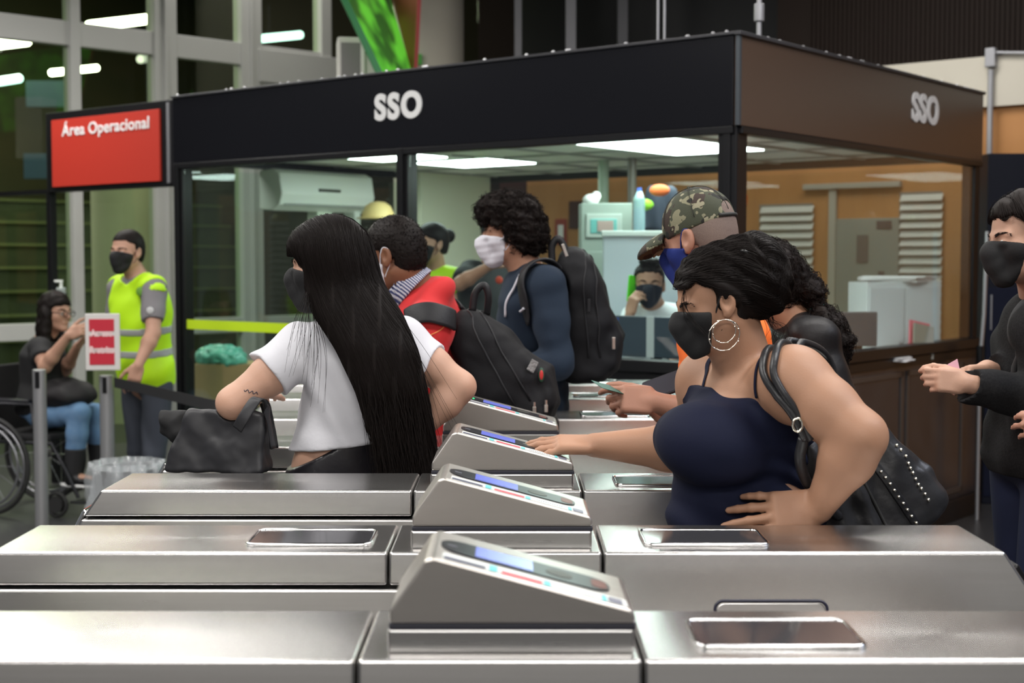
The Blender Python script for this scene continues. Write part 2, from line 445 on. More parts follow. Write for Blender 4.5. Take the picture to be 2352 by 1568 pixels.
# glazed wall on the left
GA = Vector((-3.67, 12, 0)); GD = Vector((math.cos(math.radians(44)), math.sin(math.radians(44)), 0)); GN = Vector((-GD.y, GD.x, 0))
MG = Matrix.Identity(4); MG.col[0][:3] = GD; MG.col[1][:3] = GN; MG.translation = GA
D = .86
gm = mat('white_frame', (.50, .50, .48), .5)
def wx(px):   # distance along the wall that lands on pixel column px
    r = (px-1176)/FPX; return (r*GA.y-GA.x)/(GD.x-r*GD.y)
b = MB()
for px, wd in ((-160, .3), (175, .09), (380, .22), (575, .22), (745, .12)):
    x = wx(px); b.box((x-wd/2, -.07, 0), (x+wd/2, .07, 7.2), .006)
    if wd > .2: b.box((x-wd*.12, -.1, 0), (x+wd*.02, .071, 7.2), .004)
b.box((-4, -.05, 3.36), (wx(745), .05, 3.56), .005)
b.box((wx(590), -.09, 3.22), (4.6, .1, 3.52), .005); b.box((wx(600), -.06, 3.1), (4.6, .06, 3.25))
b.box((-4, -.04, .92), (wx(745), .04, 1.06), .005)
tag(b.build('window_1', gm, M=MG), kind='structure')
tag(MB().box((-4, -.004, 0), (4.6, .004, 7.2)).build('window_2', gl_wall, M=MG), kind='structure')
# what stands outside the glazed wall
ext = mat('outside_wall', (.026, .032, .014), .8, noise=(.7, (.06, .045, .02), .9), stretch=(1, 1, 2))
ME = MG @ Matrix.Translation((0, 7.5, 0))
tag(MB().box((-12, 0, 0), (10, .2, 7.2)).build('wall_outside', ext, M=ME), kind='structure')
b = MB()
for i in range(8): b.box((-9, -2.0+i*.24, 0), (6, -2.0+(i+1)*.24, .3*(i+1)))
st = b.build('outside_steps', mat('step_concrete', (.06, .075, .035), .8, noise=(2, (.025, .03, .018), .8)), M=ME)
tag(st, 'dim greenish concrete steps outside the glazed wall', 'steps')
b = MB()
for i in range(8): b.box((-9, -2.03+i*.24, .3*(i+1)-.03), (6, -1.96+i*.24, .3*(i+1)+.004))
b.build('step_nosing', mat('nosing', (.16, .18, .08), .6), st, M=ME)
# cream column to the right of the glazed wall and another outside it
def column(px0, px1, Y, z1, lab, m=cream):
    p0 = at(px0, 500, Y); p1 = at(px1, 500, Y); r = (p1.x-p0.x)/2
    b = MB().cyl((0, 0, 0), (0, 0, z1), r, n=40); o = b.build('column', m, smooth='auto'); o.location = ((p0.x+p1.x)/2, Y, 0); return tag(o, lab, 'column')
column(905, 1066, 12.6, 7.1, 'round cream column behind the booth with a small green sign on it')
column(212, 362, 14.0, 2.36, 'round pale column outside the glass behind the guard in the yellow vest')
p = at(958, 138, 12.3)
o = MB().box((-.045, -.01, -.045), (.045, .01, .045), .004).build('green_sign', mat('green_sign', (.08, .42, .06), .5)); o.location = (p.x, 12.3-.045, p.z); tag(o, 'small green square sign on the cream column', 'sign')
# ceiling lamps seen beyond the glazed wall
def tube_lamp(p, q, r, col, s, lab, grp='tube lamps beyond the glazed wall'):
    t = empty('tube_lamp', (p+q)/2, label=lab, cat='lamp', group=grp)
    a = p-(p+q)/2; c = q-(p+q)/2
    b = MB().cyl(a, c, r, n=12); b.build('tube', mat('lamp_glow_%d' % int(col[0]*100), (1, 1, 1), emit=col, estr=s), t)
    MB().box((min(a.x, c.x), -.03, r*.8), (max(a.x, c.x), .03, r+.06)).build('housing', blackm, t) if abs(a.z-c.z) < .05 and abs(a.y-c.y) < .05 else None
    return t
for (x0, y0, x1, y1, Y0, Y1, c, r, lab) in (
    (205, 60, 352, 42, 15.4, 16.6, (1, .97, .80), .055, 'bright warm white tube lamp, largest seen beyond the glazed wall'),
    (588, 90, 690, 80, 16.2, 17.0, (.62, .92, 1), .045, 'bluish tube lamp right of the third white frame post'),
    (-40, 106, 62, 95, 14.0, 15.5, (1, .95, .85), .05, 'warm tube lamp at the left edge under the white rail'),
    (118, 167, 222, 156, 17, 18, (1, .9, .9), .04, 'pale pink tube lamp crossed by the thin frame post'),
    (-60, 196, 44, 180, 14, 15, (.6, .9, 1), .045, 'bluish tube lamp lowest at the left edge'),
    (322, 136, 356, 132, 18, 18.5, (.5, .5, .48), .05, 'small dim lamp left of the thick frame post')):
    tube_lamp(at(x0, y0, Y0), at(x1, y1, Y1), r, c, (14 if c[0] > .9 else 4) if c[0] != .5 else 1.2, lab)
# blue and dark notice boards far outside
for (x0, y0, x1, y1, Y, m, lab) in ((60, 185, 165, 245, 15.3, (.05, .09, .13), 'dim blue panel outside the glass above the red sign'), (55, 352, 112, 410, 15.3, (.05, .09, .16), 'dim blue panel outside the glass left of the red sign')):
    a = at(x0, y1, Y); c = at(x1, y0, Y)
    o = MB().box((0, 0, 0), (c.x-a.x, .05, c.z-a.z)).build('notice_board', mat('board_%d' % x0, m, .7)); o.location = a; tag(o, lab, 'board')

# ================================================================== hanging prism sign, green below and red on its flank
s = empty('hanging_sign', at(930, 150, 10.6), label='hanging sign with a glowing green slanted face and a red side, above the booth', cat='sign')
o0 = s.location
def quad_solid(name, pts, th, m, parent, o0):
    n = (pts[1]-pts[0]).cross(pts[2]-pts[0]).normalized()*th
    V = [p-o0 for p in pts]+[p-o0+n for p in pts]; k = len(pts)
    F = [tuple(range(k))[::-1], tuple(range(k, 2*k))]+[(i, (i+1) % k, (i+1) % k+k, i+k) for i in range(k)]
    me = bpy.data.meshes.new(name); me.from_pydata(V, [], F); o = bpy.data.objects.new(name, me); COL.objects.link(o); me.materials.append(m); o.parent = parent; return o
g0, g1, g2, g3 = at(772, -60, 10.3), at(880, -60, 11.3), at(948, 172, 11.0), at(882, 172, 10.3)
gmat = mat('green_glow', (.05, .25, .03), .3)
nt = gmat.node_tree; bb = nt.nodes['Principled BSDF']; tc = nt.nodes.new('ShaderNodeTexCoord'); nz = nt.nodes.new('ShaderNodeTexNoise'); nz.inputs['Scale'].default_value = 3.5
rp = nt.nodes.new('ShaderNodeValToRGB'); rp.color_ramp.elements[0].position = .42; rp.color_ramp.elements[0].color = (.015, .05, .015, 1); rp.color_ramp.elements[1].position = .62; rp.color_ramp.elements[1].color = (.16, .75, .05, 1)
nt.links.new(tc.outputs['Object'], nz.inputs[0]); nt.links.new(nz.outputs['Fac'], rp.inputs[0]); nt.links.new(rp.outputs[0], bb.inputs['Emission Color']); bb.inputs['Emission Strength'].default_value = .55
quad_solid('green_panel', [g0, g1, g2, g3], .02, gmat, s, o0)
quad_solid('green_edge', [g0+Vector((-.05, -.01, 0)), g0, g3, g3+Vector((-.05, -.01, 0))], .03, mat('green_edge', (.02, .16, .05), .4), s, o0)
quad_solid('red_panel', [at(884, -60, 11.3), at(962, -60, 10.7), at(950, 172, 10.9), at(946, 168, 11.0)], .03, mat('red_panel', (.42, .07, .07), .5), s, o0)

# ================================================================== the booth
ZS, ZB, ZT = 1.04, 2.19, 2.61       # sill, fascia bottom and top
L1, L2 = 4.07, 2.98
M0 = Mbooth()
bo = empty('ticket_booth', C0, label='glazed service booth with black fascia, wood reflection painted on its side, lettered SSO', cat='booth')
MI = Matrix.Translation(-C0) @ M0
def bpart(name, f, m, **k):
    b = MB(); f(b); return b.build(name, m, bo, M=MI, **k)
f1 = bpart('front_fascia', lambda b: b.box((-.0, -.03, ZB), (L1, .05, ZT), .004), blackp)
f2 = bpart('side_fascia', lambda b: b.box((-.03, -.02, ZB), (.05, L2, ZT), .004), wood_refl)
bpart('corner_trim', lambda b: b.box((-.034, -.034, ZB), (-.012, -.012, ZT+.004), .003), mat('trim_grey', (.06, .07, .08), .4, .4))
bpart('left_fascia', lambda b: b.box((L1-.05, 0, ZB), (L1, L2, ZT), .004), blackp)
bpart('rear_fascia', lambda b: b.box((0, L2-.05, ZB), (L1, L2, ZT), .004), mat('rear_dark', (.02, .018, .016), .4))
bpart('roof', lambda b: b.box((.0, .0, ZT-.06), (L1, L2, ZT-.02)), blackm)
bpart('roof_cap', lambda b: (b.box((-.01, -.045, ZT-.008), (L1, -.01, ZT+.006), .003), b.box((-.045, -.045, ZT-.012), (-.01, L2, ZT+.006), .003)), mat('cap', (.035, .035, .04), .5))
def rivets(b):
    rr = random.Random(3)
    for i in range(30):
        p = rr.random()*L1; b.sphere((p, .0, ZT+.013), .009, 8)
    for i in range(18): b.sphere((.0, rr.random()*L2, ZT+.013), .010, 8)
tag(bpart('roof_grit', rivets, alu), kind='stuff')
def ceilf(b):
    b.box((.05, .05, ZB+.05), (L1-.05, L2-.05, ZB+.07))
cm = mat('booth_ceiling', (.78, .78, .74), .7, bump=(7, .4, 'wave', 'X'))
bpart('booth_ceiling', ceilf, cm)
bpart('ceiling_grid', lambda b: [b.box((i*.62+.1, .05, ZB+.038), (i*.62+.125, L2-.05, ZB+.05)) for i in range(7)]+[b.box((.05, j*.62+.1, ZB+.038), (L1-.05, j*.62+.125, ZB+.05)) for j in range(5)], mat('grid', (.35, .35, .33), .6))
# posts
def post(b, x, y, w=.075, z0=0, z1=ZB): b.box((x-w/2, y-w/2, z0), (x+w/2, y+w/2, z1), .006)
for nm, x, y in (('corner_post', .035, .03), ('front_post', 2.085, .02), ('left_post', L1-.035, .02), ('side_post', .03, L2-.03), ('rear_post', L1-.03, L2-.03)):
    bpart(nm, lambda b: (post(b, x, y, .1 if nm == 'corner_post' else .085), b.box((x-.02, y-.06, 0), (x+.02, y+.06, ZB), .004)), blackm)
bpart('front_head_rail', lambda b: b.box((0, -.035, ZB-.035), (L1, .03, ZB), .004), blackm)
bpart('side_head_rail', lambda b: b.box((-.035, 0, ZB-.035), (.03, L2, ZB), .004), blackm)
bpart('front_sill', lambda b: (b.box((0, -.05, ZS-.005), (2.085, .06, ZS+.055), .005), b.box((0, -.035, ZS-.06), (2.085, .05, ZS-.01), .004)), blackm)
bpart('side_sill', lambda b: (b.box((-.05, 0, ZS-.005), (.06, L2, ZS+.055), .005), b.box((-.035, 0, ZS-.06), (.05, L2, ZS-.01), .004)), blackm)
bpart('front_kick_panel', lambda b: b.box((0, -.02, 0), (2.085, .02, ZS-.06)), mat('kick', (.02, .02, .022), .3))
bpart('side_kick_panel', lambda b: b.box((-.02, 0, 0), (.02, L2, ZS-.06)), mat('kick_side', (.018, .018, .022), .22, noise=(5, (.05, .05, .055), .7)))
def sidefr(b):
    for y0, y1 in ((.1, .95), (1.0, 1.85), (1.9, 2.75)):
        for lo, hi in (((-.028, y0, .16), (-.018, y0+.03, ZS-.09)), ((-.028, y1-.03, .16), (-.018, y1, ZS-.09)), ((-.028, y0, .16), (-.018, y1, .19)), ((-.028, y0, ZS-.12), (-.018, y1, ZS-.09))): b.box(lo, hi, .002)
bpart('side_panel_frame', sidefr, mat('bronze_alu', (.10, .085, .075), .45, .5))
bpart('side_base', lambda b: b.box((-.06, 0, 0), (.0, L2, .13), .004), blackm)
bpart('front_pane', lambda b: b.box((.08, -.003, ZS+.05), (2.04, .003, ZB-.03)), gl_front)
bpart('left_front_pane', lambda b: b.box((2.13, -.003, .08), (L1-.08, .003, ZB-.03)), gl_front)
bpart('side_pane', lambda b: b.box((-.003, .08, ZS+.05), (.003, L2-.07, ZB-.03)), glass('side_glass', (.93, .96, .95), gloss=.10))
bpart('left_pane', lambda b: b.box((L1-.006, .08, .08), (L1, L2-.07, ZB-.03)), gl_front)
bpart('rear_pane', lambda b: b.box((.08, L2-.006, ZS+.05), (L1-.08, L2, ZB-.03)), glass('rear_glass', (.95, .97, .95), gloss=.02))
bpart('booth_floor_bounce', lambda b: b.box((.02, .03, .002), (L1-.02, L2-.03, .03)), mat('booth_floor_bounce', (.45, .44, .42), .6))  # pale floor added to bounce light up onto the booth ceiling
bpart('base_rail', lambda b: b.box((2.085, -.03, 0), (L1, .03, .09), .004), blackm)
# lettering: on the front it reads from far (left in the picture) to near
def letters(parent, body, pos, xdir, zup, size, m, name='lettering', bold=.02, sx=1, o0=C0, depth=.004, sp=1.0):
    x = Vector(xdir).normalized(); z = Vector(zup); n = x.cross(z)
    M = Matrix.Identity(4); M.col[0][:3] = x; M.col[1][:3] = z; M.col[2][:3] = n; M.translation = Vector(pos)-o0
    return MB().text(body, size, depth, M, bold, sx=sx, sp=sp).build(name, m, parent)
def onfront(px, z, off):   # point on the booth's front plane seen at pixel column px
    r = (px-1176)/FPX; s_ = (C0.x-r*C0.y)/(.779+r*.627); p = C0+DF*s_-DS*off; p.z = z; return p
def onside(px, z, off):
    r = (px-1176)/FPX; s_ = (r*C0.y-C0.x)/(.627-r*.779); p = C0+DS*s_-DF*off; p.z = z; return p
pf = onfront(926, 2.42, .034); pf.z = at(926, 246, pf.y).z
letters(bo, 'SSO', pf, -DF, (0, 0, 1), .190, whitel, bold=.0085, sx=.97, sp=1.17)
ps = onside(2106, 2.4, .034); ps.z = at(2106, 254, ps.y).z
letters(bo, 'SSO', ps, DS, (0, 0, 1), .215, whitel, bold=.0085, sx=.93, sp=1.12)
bpart('lime_strip', lambda b: b.box((2.45, -.008, 1.140), (3.98, -.004, 1.200)), mat('lime_strip', (.55, .75, .02), .5, emit=(.5, .8, .02), estr=.0))
# lamps in the booth ceiling (real light panels)
for s_, t_, hx, hy, lab in ((1.06, 1.1, .30, .54, 'large bright light panel in the booth ceiling, nearest the corner post'), (2.80, 1.45, .31, .25, 'square light panel in the booth ceiling, deeper of the two above the front post'), (2.87, .76, .28, .17, 'small light panel in the booth ceiling close to the front post')):
    pc = C0+DF*s_+DS*t_; pc.z = ZB+.03
    t = empty('ceiling_light', pc, math.atan2(DF.y, DF.x), lab, 'light', 'light panels in the booth ceiling')
    MB().box((-hx-.02, -hy-.02, 0), (hx+.02, hy+.02, .02)).build('frame', whitep, t)
    MB().box((-hx, -hy, -.006), (hx, hy, 0)).build('diffuser', mat('diffuser', (1, 1, 1), emit=(.86, 1, .97), estr=15), t)

# red sign gantry left of the booth
sg = empty('sign_gantry', C0+DF*L1, label='black framed red header sign reading Área Operacional left of the booth', cat='sign')
MS = Matrix.Translation(-sg.location) @ M0
def onF(px):
    r = (px-1176)/FPX; return (C0.x-r*C0.y)/(.779+r*.627)
xa, xb = onF(408), onF(118)
MB().box((xa, -.02, 2.05), (xb, .05, 2.60), .005).build('frame', blackm, sg, M=MS)
rx0, rx1 = onF(381), onF(135)
MB().box((rx0, -.035, 2.085), (rx1, -.015, 2.545), .002).build('red_panel', red, sg, M=MS)
MB().box((onF(402), -.03, 2.07), (onF(396), -.012, 2.58), .001).build('silver_edge', alu, sg, M=MS)
MB().box((xb-.01, 0, 0), (xb+.045, .05, 2.05), .004).build('post', blackm, sg, M=MS)
MB().box((xb, 0, 2.045), (xb+2.5, .05, 2.075)).build('cross_rail', blackm, sg, M=MS)
pt = onfront(257, 2.4, .037); pt.z = at(257, 292, pt.y).z
letters(sg, 'Área Operacional', pt, -DF, (0, 0, 1), .108, whitel, bold=.0022, sx=1.16, o0=sg.location, depth=.002, sp=1.07)

# ================================================================== general lighting: station ceiling lamps
def strip(x, y, z, lx, ly, pw, col, lab):
    t = empty('hall_light', (x, y, z), label=lab, cat='light', group='long lamps under the station ceiling')
    MB().box((-lx/2, -ly/2, .0), (lx/2, ly/2, .05)).build('housing', whitep, t)
    for q_ in (-1, 1): MB().cyl((lx*.35*q_ if lx > ly else 0, ly*.35*q_ if ly > lx else 0, .05), (lx*.35*q_ if lx > ly else 0, ly*.35*q_ if ly > lx else 0, 7.2-z), .008, n=8).build('hanger', blackm, t)
    ld = bpy.data.lights.new('lamp', 'AREA'); ld.shape = 'RECTANGLE'; ld.size = lx*.96; ld.size_y = ly*.96; ld.energy = pw; ld.color = col
    lo = bpy.data.objects.new('lamp', ld); COL.objects.link(lo); lo.parent = t; lo.location = (0, 0, -.01)
LAMPS = [(-2.2, 2.4, 4.4, 2.6, .5, 120, 'over the left end of the nearest turnstiles'), (2.2, 2.2, 4.4, 2.6, .5, 120, 'over the right end of the nearest turnstiles'), (-2.6, 5.4, 4.4, 2.6, .5, 100, 'over the left end of the farther turnstiles'),
         (1.9, 5.0, 4.4, 2.6, .5, 100, 'over the right end of the farther turnstiles'), (0, -1.6, 4.0, 3.5, .8, 190, 'behind the camera'), (-3, -5.5, 4.0, 4, .6, 170, 'added far behind the camera on the left to light the wall'), (3.5, -5.5, 4.0, 4, .6, 170, 'added far behind the camera on the right to light the wall'), (-3.2, 9.3, 4.0, 2.6, .5, 90, 'above the red sign'), (1.4, 8.6, 4.3, 3.0, .5, 80, 'above the booth roof near the slatted wall'),  # the two far rear lamps are added to brighten the wall the steel mirrors
         (-5.6, 7.4, 4.2, 1.8, .5, 70, 'at the far left near the glazed wall'), (-2.6, 12.6, 5.6, 2.2, .5, 80, 'high beside the cream column'), (4.3, 3.2, 4.4, .5, 2.6, 90, 'at the right side of the hall'), (-4.8, 3.2, 4.4, .5, 2.6, 80, 'at the left side of the hall')]
for i, (x, y, z, lx, ly, pw, wh) in enumerate(LAMPS):
    strip(x, y, z, lx, ly, pw, (1, .97, .93) if i != 11 else (.75, .82, 1), 'long white ceiling lamp '+wh)
# unseen fill lamp added to brighten the steps and wall outside
t = empty('outside_fill_light', tuple(MG @ Vector((0, 4.4, 5.4))), label='unseen fill lamp added to brighten the outside steps', cat='light')
ld = bpy.data.lights.new('lamp', 'AREA'); ld.size = 3; ld.energy = 280; ld.color = (1, .98, .86)
lo = bpy.data.objects.new('lamp', ld); COL.objects.link(lo); lo.parent = t
MB().box((-1.5, -.2, .01), (1.5, .2, .06)).build('housing', alu, t)

# ================================================================== turnstiles
ZTOP = 1.02
def turnstile(k, Y, xr, lab, left_plate=False, right_plate=True, door=True, short=0):
    """Y: front edge; origin on the floor under it; xr: sideways shift of the reader"""
    T = empty('turnstile', (0, Y, 0), label=lab, cat='turnstile', group='row of steel turnstiles')
    W = .28; xl, xs1, xs2, xe = -.99, -.216+xr, .182+xr*.5, .935-short
    def slant(o):      # the flanks lean outwards below the top
        for v in o.data.vertices:
            k_ = .12*max(0, ZTOP-.004-max(v.co.z, .76)); v.co.y += -k_ if v.co.y < W/2 else k_
        return o
    def hood(x0, x1, z0, nm, lch=0, rch=0, mt=steel_hood):
        P = []
        if lch: P += [(x0-lch, z0), (x0, ZTOP)]
        else: P += [(x0, z0), (x0, ZTOP)]
        if rch: P += [(x1, ZTOP), (x1+rch, z0)]
        else: P += [(x1, ZTOP), (x1, z0)]
        return slant(MB().prism(P, 0, W, .006, seg=3).build(nm, mt, T, smooth='auto'))
    zl = .957
    hood(xl, xs1-.002, zl, 'left_hood', lch=.042)
    hood(xs1+.002, xs2-.002, zl, 'middle_hood')
    rh = hood(xs2+.002, xe, .76, 'right_hood', rch=.17)
    slant(MB().prism([(xl-.20, .66), (xl-.044, zl-.006), (xs2, zl-.006), (xs2, .66)], -.006, W+.006, .005, seg=3).build('left_cabinet', steel, T, smooth='auto'))
    MB().box((xl-.2, -.036, .0), (xs2, W+.036, .655), .005).build('lower_cabinet', steel, T)
    MB().box((xs2+.004, -.03, 0), (xe+.17, W+.03, .755), .005).build('lower_cabinet', steel, T)
    MB().box((xl, .008, .655), (xs2, W-.008, .662)).build('seam', rubber, T)
    # worn steel lip on the sloping ends
    MB().box((-.012, .02, -.12), (.0, W-.02, .01), .004).build('end_lip', chrome, T, M=Matrix.Translation((xl-.044, 0, zl)) @ Matrix.Rotation(math.radians(28), 4, 'Y'))
    MB().box((-.008, .04, -.085), (.006, W-.04, .0), .004).build('end_lip', blackm, T, M=Matrix.Translation((xe+.035, 0, ZTOP-.035)) @ Matrix.Rotation(math.radians(-33), 4, 'Y'))
    def plate(x0, x1, nm='window_plate'):
        y0, y1 = .055, .205
        b = MB()
        o = rrect(x0, x1, y0, y1, .018); 
        b.tube([(x, y, ZTOP+.003) for x, y in o], .0035, 6, closed=True)
        pl = b.build('plate_rim', chrome, None, smooth=True)
        q = MB().prism(o, ZTOP+.0005, ZTOP+.004, axis='z').build(nm, mat('dark_window', (.10, .10, .11), .10, .6), T)
        pl.parent = q
    if right_plate: plate(.265+.35*xr, .505+.35*xr)
    if left_plate: plate(-.515, -.275)
    if door:
        q = slant(MB().prism(rrect(.388, .592, .78, .925, .014), -.003, .004, .0015).build('service_door', steel, T))
        MB().tube([(x, -.001-.12*(ZTOP-.004-z), z) for x, z in rrect(.384, .596, .776, .929, .016)], .003, 6, closed=True).build('door_gasket', mat('navy_gasket', (.012, .012, .03), .5), q)
    # ticket reader on its pedestal
    x0 = -.172+xr; 
    MB().box((x0-.003, .03, ZTOP), (x0+.344, .23, ZTOP+.035), .004).build('reader_pedestal', steel, T)
    zb = ZTOP+.034
    MB().box((x0-.001, .028, zb), (x0+.346, .232, zb+.009), .002).build('reader_gasket', rubber, T)
    zb += .009
    pr = [(x0, zb), (x0, zb+.018), (x0+.050, zb+.090), (x0+.062, zb+.094), (x0+.339, zb+.020), (x0+.345, zb+.012), (x0+.345, zb)]
    R = MB().prism(pr, .028, .232, .0045, seg=3).build('reader_head', mat('reader_steel', (.60, .565, .53), .33, 1, noise=(12, (.5, .47, .44), .6, .05), stretch=(.4, 3, 3)), T, smooth='auto')
    # slope frame: u along the slope, v toward the back
    a = Vector((x0+.062, 0, zb+.094)); c = Vector((x0+.339, 0, zb+.020)); u = (c-a).normalized(); n = Vector((-u.z, 0, u.x)) 
    if n.z < 0: n = -n
    MR = Matrix.Identity(4); MR.col[0][:3] = u; MR.col[1][:3] = (0, 1, 0); MR.col[2][:3] = n; MR.translation = a
    Ls = (c-a).length
    def sticker(u0, u1, v0, v1, m, nm, h=.0012, r=.004, par=R, z0=0.0):
        return MB().prism(rrect(u0, u1, v0, v1, min(r, (u1-u0)/2.05, (v1-v0)/2.05)), z0, z0+h, axis='z').build(nm, m, par, M=MR)
    lab_ = sticker(.012, Ls-.004, .033, .076, mat('sticker_white', (.62, .64, .62), .35), 'label_strip')
    teal = mat('sticker_teal', (.12, .55, .58), .4); pink = mat('sticker_red', (.75, .07, .10), .4); navy = mat('sticker_navy', (.04, .04, .09), .4)
    sticker(.014, .075, .036, .048, navy, 'card_slot', par=lab_, z0=.0012)
    sticker(.080, .092, .034, .066, teal, 'label_patch', par=lab_, z0=.0012)
    sticker(.098, .158, .036, .050, pink, 'label_patch', par=lab_, z0=.0012)
    sticker(.160, .170, .034, .060, teal, 'label_patch', par=lab_, z0=.0012)
    sticker(.245, .252, .034, .064, teal, 'label_patch', par=lab_, z0=.0012)
    sticker(.255, .275, .036, .064, mat('sticker_grey', (.15, .15, .2), .4), 'label_patch', par=lab_, z0=.0012)
    b = MB()
    for q in range(12): b.box((.182+q*.0045, .044, .0012), (.184+q*.0045, .058, .0018))
    b.build('printed_text', mat('sticker_print', (.25, .27, .3), .5), lab_, M=MR)
    scr = sticker(.006, .262, .090, .172, mat('screen_black', (.010, .010, .014), .28, spec=.3), 'screen', .002, .034)
    sticker(.058, .145, .098, .165, mat('screen_blue', (.04, .05, .2), .2, emit=(.16, .19, .62), estr=.85), 'display', .0008, .002, scr, .002)
    sticker(.016, .030, .125, .131, mat('led_green' if k in (3,) else 'led_dim', (.02, .6, .2) if k == 3 else (.1, .1, .12), .4, emit=(.05, 1, .3) if k == 3 else (.1, .1, .12), estr=2 if k == 3 else .3), 'indicator', .0008, .001, scr, .002)
    sticker(.165, .205, .110, .150, mat('emblem_dark', (.035, .038, .03), .4), 'emblem', .0006, .018, scr, .002)
    sticker(.234, .257, .106, .156, mat('sticker_brick', (.12, .035, .025), .4), 'badge', .0006, .018, scr, .002)
    return T
TY = [1.94, 2.67, 3.40, 4.20, 4.95, 5.68, 6.33]
TX = [0, -.019, -.023, -.034, -.05, -.06, -.07]
LABS = ['nearest steel turnstile, blurred along the bottom edge of the picture', 'second nearest steel turnstile with a rounded window plate on both sides of its reader',
 'third steel turnstile, its reader touched by the woman in the navy top', 'fourth steel turnstile, its reader just under the backpack of the man in red', 'fifth steel turnstile, seen behind the two hands holding a card',
 'sixth steel turnstile, seen right of the black backpack', 'farthest steel turnstile, a sliver just in front of the booth']
for k, (Y, xr) in enumerate(zip(TY, TX)):
    turnstile(k, Y, xr, LABS[k], left_plate=(k == 1), door=(k in (1, 2)), short=.20 if k == 6 else 0)
# ================================================================== things in and around the booth
def bt(name, lab, cat, s, t, z=0, rz=0, group=None):
    p = C0+DF*s+DS*t
    return empty(name, (p.x, p.y, z), math.atan2(DF.y, DF.x)+rz, lab, cat, group)
# local frame of bt: x along the front (leftwards), y toward the inside (negative local y = outside) -> mirror fix
def bxy(px, Y):     # booth coordinates (s, t) of the point at pixel column px and depth Y
    p = Vector(((px-1176)/FPX*Y, Y, 0))-C0; return p.dot(DF), p.dot(DS)
# atan2(DF) frame: local x = DF, local y = rotate(DF, +90deg) = outwards (-DS)
# indoor air conditioner on the left side of the booth, looking across it
ac_y = (L1-.02)
ac = empty('air_conditioner', C0+DF*(L1-.03)+DS*1.10+Vector((0, 0, 1.9)), math.atan2(DS.y, DS.x), 'long white split air conditioner high on the left glass of the booth', 'air conditioner')
# local x = DS, local y = left of DS = DF side; the unit bulges toward -y (into the booth)
W2 = .44
MB().prism([(0, .02), (0, .28), (-.14, .29), (-.2, .26), (-.225, .12), (-.2, .05), (-.12, .01)], -W2, W2, .01, M=Matrix.Rotation(math.radians(90), 4, 'Z')@Matrix.Diagonal((1, 1, 1, 1)), seg=3).build('casing', whitep, ac, smooth='auto')
# casing prism: its (x,z) outline is turned so that outline x runs along local y
MB().box((-W2*.9, -.205, .045), (W2*.9, -.15, .062), .004).build('air_flap', mat('flap_grey', (.30, .32, .30), .5), ac)
MB().box((-.1, -.232, .145), (.1, -.215, .165), .003).build('badge', mat('badge_dark', (.05, .05, .04), .5), ac)
MB().box((W2-.12, -.14, -.12), (W2-.06, -.03, .02), .004).build('cable_duct', whitep, ac)
MB().box((-.02, -.12, -.16), (.12, -.02, .02), .004).build('wall_bracket', mat('pale_duct', (.55, .6, .5), .5), ac)
# cream partition closing the rear left corner
bpart('partition', lambda b: b.box((L1-.17, 2.12, 0), (L1-.09, 2.93, ZB+.045), .004), mat('cream_panel', (.80, .81, .66), .7))
bpart('rear_sill', lambda b: b.box((0, L2-.08, 0), (L1, L2-.01, ZS), .004), mat('rear_sill', (.25, .24, .22), .5))
def inbooth(name, lab, cat, px, Y, z, rz=0, group=None):
    s_, t_ = bxy(px, Y); return bt(name, lab, cat, s_, t_, z, rz, group)
def boxobj(name, lab, cat, x0, y0, x1, y1, Y, depth, m, bev=.006, rz=0, zlow=None, group=None):
    """a box whose near face spans these picture columns and heights at distance Y, turned with rz"""
    a = at(x0, y1, Y); c = at(x1, y0, Y); w_ = (c.x-a.x)/max(.3, math.cos(rz)); z0 = a.z if zlow is None else zlow
    t = empty(name, ((a.x+c.x)/2, Y, z0), rz, lab, cat, group)
    MB().box((-w_/2, 0, 0), (w_/2, depth, c.z-z0), bev).build('body', m, t)
    return t, w_, c.z-z0
ANG = math.atan2(-DF.y, -DF.x)     # along the front, rightwards
desk = bt('counter_desk', 'long grey desk running inside the booth behind the front glass', 'desk', 1.05, .42, 0)
MB().box((-.9, -.20, .80), (.95, .25, .83), .004).build('desk_top', mat('desk_grey', (.35, .36, .38), .4), desk)
for x in (-.9, .88): MB().box((x, -.18, 0), (x+.03, .22, .80), .003).build('leg', mat('desk_leg', (.15, .15, .17), .5), desk)
# computer monitor seen from behind through the front glass
def monitor(lab, px0, px1, py0, py1, Y, rz, mb_, mstripe=True, zdesk=.83):
    t, w_, h_ = boxobj('computer_monitor', lab, 'monitor', px0, py0, px1, py1, Y, .035, mb_, .006, rz)
    MB().box((-.03, .01, -(t.location.z-zdesk)), (.03, .03, .06), .003).build('stand', blackm, t)
    MB().box((-.11, -.03, -(t.location.z-zdesk)), (.11, .12, -(t.location.z-zdesk)+.012), .003).build('stand_foot', blackm, t)
    if mstripe:
        MB().box((-.045, -.004, .0), (.0, .001, h_), .001).build('pale_strip', mat('strip_grey', (.45, .48, .52), .4), t)
        MB().box((-w_/2+.02, -.003, .01), (-w_/2+.035, .001, h_-.01), .001).build('blue_edge', mat('blue_edge', (.03, .08, .35), .4), t)
    return t
monitor('dark blue-grey computer screen back below the man on the phone', 1413, 1592, 727, 822, 7.22, ANG, mat('monitor_back', (.04, .055, .08), .35), zdesk=.83)
